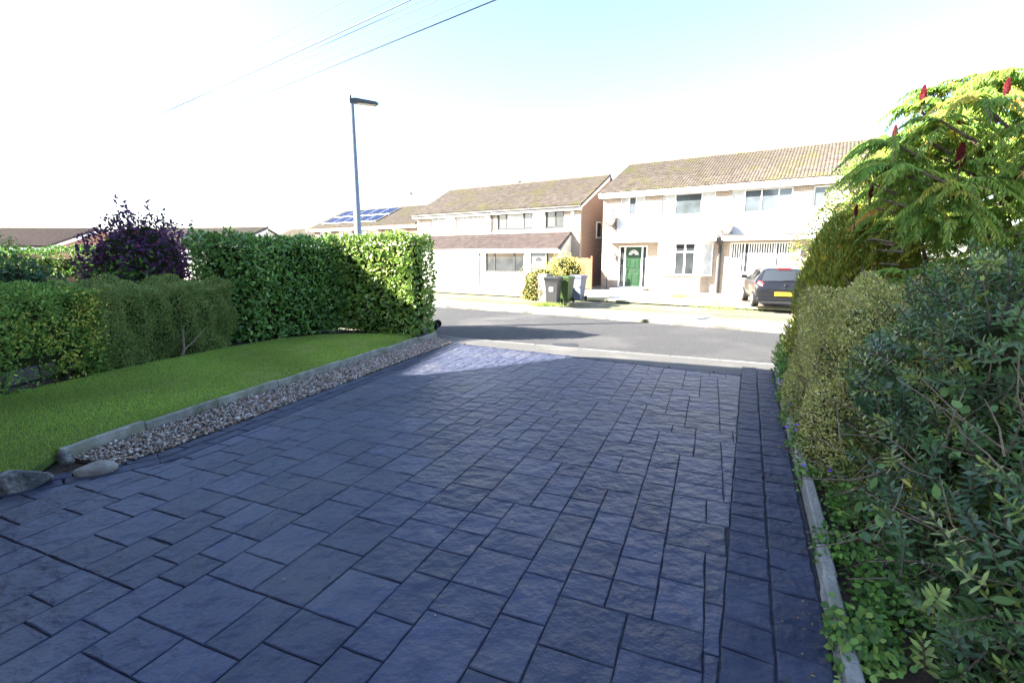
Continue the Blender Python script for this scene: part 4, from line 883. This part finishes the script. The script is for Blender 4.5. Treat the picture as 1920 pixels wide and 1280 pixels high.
# ---------------------------------------------------------------- planting on the right
# conifer
def conifer(name, label, c, r, h, n, zb, seed):
    root = empty(name, (c[0],c[1],zb), 0, label, 'conifer'); u = RNG.uniform(0,1,n)**.8; a = RNG.uniform(0,2*math.pi,n)
    rad = r*np.sqrt(np.clip(1-u**2.2,0,1))*(1+.2*lump(np.c_[np.cos(a)*2,np.sin(a)*2,u*4],.7,seed)+.1*lump(np.c_[np.cos(a)*2,np.sin(a)*2,u*4],.25,seed+1))*(1-.3*RNG.uniform(0,1,n)**2); P = np.c_[rad*np.cos(a),rad*np.sin(a),u*h]
    N_ = unit(np.c_[np.cos(a),np.sin(a),.35+u*.6]); D = N_*.5+RNG.normal(0,.28,(n,3))+np.array([0,0,.65]); Bn = np.cross(D,RNG.normal(0,1,(n,3)))
    C = palette(n,[(.14,.18,.03),(.2,.21,.03),(.28,.23,.04),(.09,.14,.03)],[4,4,2,2],.35)
    foliage('foliage', P, D, Bn, .095*RNG.uniform(.4,1.3,n), .017, C, m_leaf, root, True)
    import bmesh
    rr_ = [[(r*.66*math.sqrt(max(1-k**2.2,0))*math.cos(t),r*.66*math.sqrt(max(1-k**2.2,0))*math.sin(t),k*h*.93) for t in [2*math.pi*i/16 for i in range(16)]] for k in (0,.2,.4,.6,.8,.9,.97)]
    MB().loft(rr_).build('dark_filler', m_core, root); MB().tube([(0,0,-.1),(0,0,h*.7)], [.06,.03], 7).build('trunk', m_bark, root)
    return root
conifer('thuja_conifer', 'golden-green feathery conifer at the end of the right border', (4.8,6.75), .8, 2.3, 42000, -.1, 5)
bush('berberis_bush', 'small-leaved olive green shrub with orange tints above the conifer', 'bush', (5.15,6.95,1.75), (.85,.75,1.2), 20000, .045, .024, [(.09,.14,.028),(.13,.18,.035),(.17,.18,.04),(.34,.14,.05)], [4,4,2,.4], m_leaf, -.1, 31, .25, corek=.6)
# golden small-leaved hedge along the edging
tdir = t.copy(); nrd = nr.copy()
gh = empty('golden_hedge', (3.3,4.3,-.05), 0, 'rounded small-leaved golden hedge along the right driveway edging', 'hedge'); off = np.array(gh.location)
ctr = np.array([3.28,4.15]); 
def gpoints(n, k=1., lum=.14):
    d = unit(RNG.normal(0,1,(n,3))); d[:,2] = np.abs(d[:,2]); e = np.sign(d)*np.abs(d)**.8
    rr_ = np.array([1.95,.72,1.38]); Q = e*rr_*k; Q *= (1+lum*lump(d*2.5,.8,41)[:,None])
    N_ = unit(d/rr_); P = np.zeros_like(Q); P[:,:2] = ctr+Q[:,:1]*tdir+Q[:,1:2]*nrd; P[:,2] = Q[:,2]-.06
    Nw = np.zeros_like(N_); Nw[:,:2] = N_[:,:1]*tdir+N_[:,1:2]*nrd; Nw[:,2] = N_[:,2]; return P, Nw
n = 80000; P, N_ = gpoints(n); P = P-N_*(RNG.uniform(0,1,(n,1))**2*.16)
gp = lump(P,.35,77)[:,None]; C = palette(n,[(.25,.235,.06),(.33,.3,.09),(.17,.19,.055),(.4,.37,.19)],[4,3,4,1.5],.4)*(1+.25*np.clip(gp,-1,1))
foliage('foliage', P-off, N_*.6+RNG.normal(0,.6,(n,3))+np.array([0,0,.3]), N_+RNG.normal(0,.7,(n,3)), .024*RNG.uniform(.6,1.3,n), .012, C, m_leaf, gh, True)
cP, _ = None, None
rc = []
for k in range(9):
    u = -1+2*k/8; s_ = math.sqrt(max(1-u*u,0.02)); c2 = ctr+tdir*u*1.7
    rc.append([(c2[0]+nrd[0]*.58*s_*math.cos(th)-off[0], c2[1]+nrd[1]*.58*s_*math.cos(th)-off[1], max(0,1.17*s_*math.sin(th)-.06-off[2])) for th in [math.pi*i/8 for i in range(9)]])
MB().loft(rc).build('dark_filler', m_core, gh)
k = 700; P, N_ = gpoints(k, 1.0); 
foliage('twigs', P-off, N_*.8+RNG.normal(0,.3,(k,3))+np.array([0,0,.4]), RNG.normal(0,1,(k,3)), .13*RNG.uniform(.5,1.2,k), .0035, palette(k,[(.13,.09,.06),(.2,.15,.1)],[1,1]), m_leaf, gh, True)
# hebe: stems with opposite lance leaves, near the camera
hb = empty('hebe_shrub', (2.9,2.5,-.05), 0, 'large dark glossy-leaved shrub filling the right foreground', 'shrub'); off = np.array(hb.location)
def shoots(P, N_, ln, pairs, lw, cols, wts, seed, droop=0.):
    LP, LDir, LN, LL, LC = [], [], [], [], []; stems = MB()
    for p, nv in zip(P, N_):
        d = unit(nv*.75+RNG.normal(0,.42,3)+np.array([0,0,.45])); l = ln*RNG.uniform(.6,1.3); b0 = p-d*l*.8; a = unit(np.cross(d, RNG.normal(0,1,3))); b = np.cross(d,a)
        stems.tube([b0-off, b0+d*l-off], [.004,.0025], 4)
        base = np.array(cols[RNG.choice(len(cols),p=np.array(wts)/sum(wts))]); m = pairs+RNG.integers(-2,3)
        for q in range(m):
            u = (q+.6)/m
            for sgn in (-1,1):
                sd = (a if q % 2 else b)*sgn; LP.append(b0+d*l*u); LDir.append(sd*(1.1-.75*u**3)+d*(.35+.9*u**3)); LN.append(d+RNG.normal(0,.12,3)); LL.append(lw[0]*(1.05-.45*u**4)*RNG.uniform(.85,1.15)); LC.append(base*RNG.uniform(.75,1.2)*(1+.7*max(0,u-.75)*4*.5))
    return np.array(LP), np.array(LDir), np.array(LN), np.array(LL), np.array(LC), stems
P1, N1 = ellip_points((3.05,2.55,.82), (.98,1.0,.82), 1900, .15, .3, 51, .16)
P2, N2 = ellip_points((3.3,3.35,.8), (.75,.8,.85), 520, .2, .3, 52, .16)
P3, N3 = ellip_points((2.3,1.45,.3), (.85,.85,.6), 760, -.02, .55, 53, .2)
P4, N4 = ellip_points((2.25,2.3,.4), (.55,.75,.6), 420, -.02, .5, 56, .2)
P5, N5 = ellip_points((2.05,1.45,.12), (.5,.45,.3), 260, 0, .5, 57, .2)
Ps = np.r_[P1,P2,P3,P4,P5]; Ns = np.r_[N1,N2,N3,N4,N5]
kk = (Ps[:,0]-Ps[:,1]*.49) > .66
Ps, Ns = Ps[kk], Ns[kk]
LP_, LD_, LN_, LL_, LC_, st_ = shoots(Ps, Ns, .16, 8, (.05,.015), [(.065,.125,.035),(.1,.175,.048),(.055,.105,.045),(.24,.3,.07)], [4,4,2.5,1.2], 1)
foliage('foliage', LP_-off, LD_, LN_, LL_, LL_*.34, LC_, m_hebe, hb, False, .15, .1)
tag(st_.build('stems', m_bark, hb), kind='stuff')
core_ellip(np.array((3.1,2.6,.75))-off, (.95,.98,.75), hb, .7, 51, .16, 0.02)
n = 260; Pz, Nz = ellip_points((2.6,2.0,.45), (.85,.8,.55), n, .05, .3, 54, .2)
tw = MB()
for p, nv in zip(Pz, Nz):
    d = unit(RNG.normal(0,1,3)*.7+nv*.6+np.array([0,0,.25])); l = RNG.uniform(.15,.45); tw.tube([p-off,p+d*l*.5+RNG.normal(0,.02,3)-off,p+d*l-off], [.0045,.0035,.002], 4)
tag(tw.build('bare_twigs', m_bark2, hb), kind='stuff')
k = 380; P, N_ = ellip_points((2.35,1.75,.42), (.8,.85,.6), k, .05, .25, 55, .2); k = len(P)
foliage('broad_leaves', P-off, RNG.normal(0,.6,(k,3))+N_*.5, RNG.normal(0,.5,(k,3))+np.array([0,-.3,.9]), .062*RNG.uniform(.6,1.2,k), .036, palette(k,[(.06,.11,.035),(.09,.15,.045),(.26,.22,.05),(.04,.08,.03)],[4,3,.4,3]), m_leaf, hb)
k = 9; P = np.array([2.62,2.1,1.32])+RNG.normal(0,1,(k,3))*np.array([.12,.1,.06])
foliage('large_leaves', P-off, RNG.normal(0,.5,(k,3))+np.array([.3,-.2,.5]), RNG.normal(0,.4,(k,3))+np.array([-.3,-.8,.3]), .13, .09, palette(k,[(.07,.15,.045),(.1,.19,.05)],[1,1]), m_leaf, hb)
# edging plants with purple flowers
def low_plant(c, r, n, h, label, flowers=0, cols=GREEN, L=.035):
    zb = zn(c[1])+.02; root = empty('bellflower_plant', (c[0],c[1],zb), 0, label, 'plant', 'low plants along the right edging')
    rr0 = RNG.normal(0,r,(n,2)); sd_ = rr0@nrd; rr0 = rr0-nrd*np.where(sd_ < -.07, (sd_+.07)*.7, 0)[:,None]
    P = np.c_[rr0, np.abs(RNG.normal(0,h*.5,n))]; foliage('foliage', P, RNG.normal(0,.6,(n,3))+np.array([-.2,0,.4]), RNG.normal(0,.4,(n,3))+np.array([-.3,-.3,.9]), L*RNG.uniform(.6,1.2,n), L*.75, palette(n,cols,[1]*len(cols)), m_leaf, root)
    for k in range(flowers):
        p = np.array([RNG.normal(-.02,r*.7),RNG.normal(0,r*.8),h*RNG.uniform(.7,1.25)]); ds = [np.array([math.cos(a),math.sin(a),.35]) for a in [2*math.pi*i/5+k for i in range(5)]]
        foliage('flower', np.repeat(p[None],5,0), np.array(ds), np.repeat([[0,0,1.]],5,0)+RNG.normal(0,.1,(5,3)), .022, .016, palette(5,[(.22,.07,.6),(.28,.1,.65)],[1,1],.1), m_flower, root)
        MB().tube([(p[0]*.6,p[1]*.6,0),p], .0015, 4).build('flower_stem', m_bark, root)
LG = [(.06,.12,.025),(.085,.16,.032),(.045,.09,.025),(.13,.19,.04)]
def ep(s, o=.12): q = Rp0+tdir*s+nrd*(o-.05); return (q[0],q[1])
low_plant(ep(.75,.12), .085, 520, .15, 'bright green lobed-leaf plant spilling over the edging at the bottom', 0, LG, .036)
low_plant(ep(1.5,.14), .09, 300, .16, 'dark ivy-like plant on the edging, lowest flowerless clump', 0, GREEN, .03)
low_plant(ep(1.1,.3), .14, 700, .22, 'dense green groundcover behind the edging near the bottom', 0, GREEN, .034); low_plant(ep(2.0,.3), .14, 600, .22, 'mixed green groundcover under the near end of the golden hedge', 0, GREEN, .035)
low_plant(ep(2.5,.13), .09, 320, .16, 'low clump on the edging with the nearest purple bellflowers', 3, LG, .03)
low_plant(ep(3.2,.13), .1, 380, .2, 'leafy clump on the edging with four purple flowers', 4, LG, .032)
low_plant(ep(4.0,.12), .11, 420, .22, 'pale green clump creeping over the middle of the edging', 1, LG, .034)
low_plant(ep(4.9,.13), .12, 460, .25, 'green clump with tall purple flowers against the golden hedge', 3, LG, .035)
low_plant(ep(5.8,.16), .13, 480, .3, 'ivy clump by the edging below the conifer', 0, GREEN, .04)
low_plant(ep(6.6,.2), .15, 620, .42, 'small-leaved ivy at the far end of the edging by the footpath', 0, [(.05,.11,.03),(.08,.16,.04),(.12,.2,.05)], .045)

# staghorn sumac: several stems carrying drooping pinnate fronds and red cones
su = empty('sumac_tree', (4.75,4.9,-.06), 0, 'staghorn sumac tree with feathery fronds and upright red cones', 'tree'); off = np.array(su.location)
tips = []
def branch(p, d, l, r, lev):
    p = np.array(p,float); d = unit(np.array(d,float))
    if lev and (p+d*l)[0]/(p+d*l)[1] < .82: d = unit(d*np.array([0,0,1])+np.array([.8,-.2,0]))
    q = p+d*l*.5+RNG.normal(0,.04,3); e = p+d*l+np.array([0,0,.05*l])
    MB().tube([p-off,q-off,e-off], [r,r*.82,r*.65], 7).build('trunk' if lev == 0 else 'branch', m_bark, su)
    if lev >= 3: tips.append((e, unit(e-q))); return
    for k in range(3 if lev else 4):
        a = RNG.uniform(0,2*math.pi); dd = unit(d+np.array([math.cos(a),math.sin(a),.1])*RNG.uniform(.55,.95)); dd[2] = max(dd[2], .12); branch(e, dd, l*RNG.uniform(.62,.85), r*.6, lev+1)
for b in ((4.85,4.75,-.05,.05,-.1),(5.2,5.2,-.05,.35,.15),(5.9,4.6,-.05,.3,-.2),(5.4,5.7,-.05,-.05,.2)):
    branch(b[:3], (b[3],b[4],1), 1.15, .045, 0)
tips = [tp for tp in tips if tp[0][2] > 1.2]
for k in range(520):                                # side shoots filling the umbrella of the crown
    x = 3.1+4.3*RNG.uniform(0,1)**1.2; y = RNG.uniform(4.0,6.2); top = 2.62+.62*min((x-3.2)/2.2,1.)*1.5+.14*math.sin(x*4.1)+.12*math.sin(y*5.3+1)
    if x/y < .715: continue
    z = top-(RNG.uniform(0,1)**1.2)*(1.95 if x > 4.1 else 1.3); e = np.array([x,y,z]); j = min(tips[:60], key=lambda q: np.linalg.norm(q[0]-e))[0]
    m_ = e+(j-e)*min(.2/np.linalg.norm(j-e),1)-np.array([0,0,.14])
    MB().tube([m_-off,(m_+e)/2-off,e-off], [.012,.01,.007], 5).build('branch', m_bark, su)
    tips.append((e, np.array([0,0,1.])))
tips = [tp for tp in tips if 960+900*tp[0][0]/tp[0][1] > 1600+max(0,(2.6-tp[0][2])*75)]
LP_, LD_, LN_, LL_, LC_ = [], [], [], [], []; rach = MB()
for e, d in tips:
    for k in range(6):
        a = RNG.uniform(0,2*math.pi); o = unit(np.array([math.cos(a),math.sin(a),RNG.uniform(.1,.7)])); l = RNG.uniform(.26,.5); col = np.array([(.09,.16,.03),(.12,.19,.035),(.17,.22,.04),(.27,.25,.045),(.33,.17,.05)][RNG.choice(5,p=[.3,.34,.28,.065,.015])]); pts = []
        for q in range(14): u = q/13; pts.append(e+o*l*u+np.array([0,0,-.8*l*u*u]))
        rach.tube([x-off for x in (pts[0],pts[6],pts[13])], [.0035,.003,.0015], 4)
        for q in range(1,14):
            dd = unit(pts[q]-pts[q-1]); sd = unit(np.cross(dd,[0,0,1]))
            for sub in (0,.5):
                pp = pts[q-1]+(pts[q]-pts[q-1])*sub
                for sg in (-1,1):
                    LP_.append(pp); LD_.append(sd*sg*.9+dd*.6+np.array([0,0,-.65])+RNG.normal(0,.2,3)); LN_.append(np.array([0,0,1])+RNG.normal(0,.35,3)); LL_.append(l*.22*(1-.7*abs(q/13-.4))*RNG.uniform(.8,1.15)); LC_.append(col*RNG.uniform(.8,1.2))
LL_ = np.array(LL_); foliage('foliage', np.array(LP_)-off, np.array(LD_), np.array(LN_), LL_, LL_*.2, np.array(LC_)*1.9, m_frond, su, True, curl=.25)
tag(rach.build('leaf_stalks', m_bark2, su), kind='stuff')
def cone(p, s=1.):
    import bmesh
    n = 420; u = RNG.uniform(0,1,n); a = RNG.uniform(0,2*math.pi,n); rad = .028*s*np.sin(np.pi*(.12+.86*u))**.8*(1.1-.35*u); P = np.c_[rad*np.cos(a),rad*np.sin(a),u*.2*s]
    D = np.c_[np.cos(a),np.sin(a),np.full(n,.9)]; o = foliage('seed_cone', P+np.array(p)-off, D, RNG.normal(0,1,(n,3)), .014*s, .011*s, palette(n,[(.14,.012,.02),(.2,.02,.025),(.1,.01,.016)],[3,2,2]), m_leaf, su, True); del o['kind']
    MB().tube([np.array(p)-off+np.array([0,0,h_*.2*s]) for h_ in (0,.12,.35,.6,.85,1)], [.004*s,.024*s,.03*s,.026*s,.016*s,.003*s], 9).build('cone_core', m_sumac, o, True)
    mb = MB(); mb.tube([np.array(p)-off-np.array([0,0,.12]),np.array(p)-off+np.array([0,0,.19*s])], [.008,.006], 6).build('cone_stalk', m_bark, su)
for px, py, Y, s in ((1729,195,4.7,1.),(1798,315,4.2,1.25),(1792,262,4.5,1.),(1676,265,4.8,.9),(1886,180,4.4,.9),(1632,372,5.0,.8),(1604,405,5.0,.7)): cone(at(px,py,Y), s*.78)
# bright shrub lit by the sun behind the sumac
bush('forsythia_bush', 'sunlit yellow-green bush glimpsed behind the sumac at right', 'bush', (8.9,7.6,.9), (1.6,1.0,1.2), 3500, .08, .04, [(.16,.2,.04),(.22,.24,.05)], [1,1], m_leaf, -.2, 61, .2)

# fallen leaves and grit caught on the paving
k = 260; q = scatter([np.array(p) for p in [(-3.0,2.2),(1.3,1.4),(3.8,6.8),(-1.2,9.5)]], k)
edge = RNG.uniform(0,1,k) < .55; q[edge] = np.array([Rp0+tdir*RNG.uniform(0,6.8)-nrd*abs(RNG.normal(0,.12)) for _ in range(edge.sum())])
P = np.c_[q, znv(q[:,1])+.006]; D = np.c_[RNG.normal(0,1,(k,2)), RNG.normal(0,.12,k)]
tag(foliage('leaf_litter', P, D, RNG.normal(0,.2,(k,3))+np.array([0,0,1]), .02*RNG.uniform(.4,1.3,k), .011, palette(k,[(.12,.07,.035),(.2,.14,.06),(.3,.27,.2),(.06,.05,.035)],[3,2,1,3]), m_leaf, None, True), 'scattered small fallen leaves and grit on the paving', 'leaf litter')
seg = RNG.integers(0,8,5000); lp_ = np.array(lawn_poly[1:9]); nx = np.array(lawn_poly[2:10]); u = RNG.uniform(0,1,(5000,1)); q = lp_[seg]+(nx[seg]-lp_[seg])*u+RNG.normal(0,.015,(5000,2))
c_ = np.array([.2,.33,.055])*RNG.uniform(.6,1.2,(5000,1)); tag(blades(q, znv(q[:,1])+.05, .055, .004, c_, 'edge_grass', None, 1.1), 'longer ragged grass along the lawn edging', 'grass')
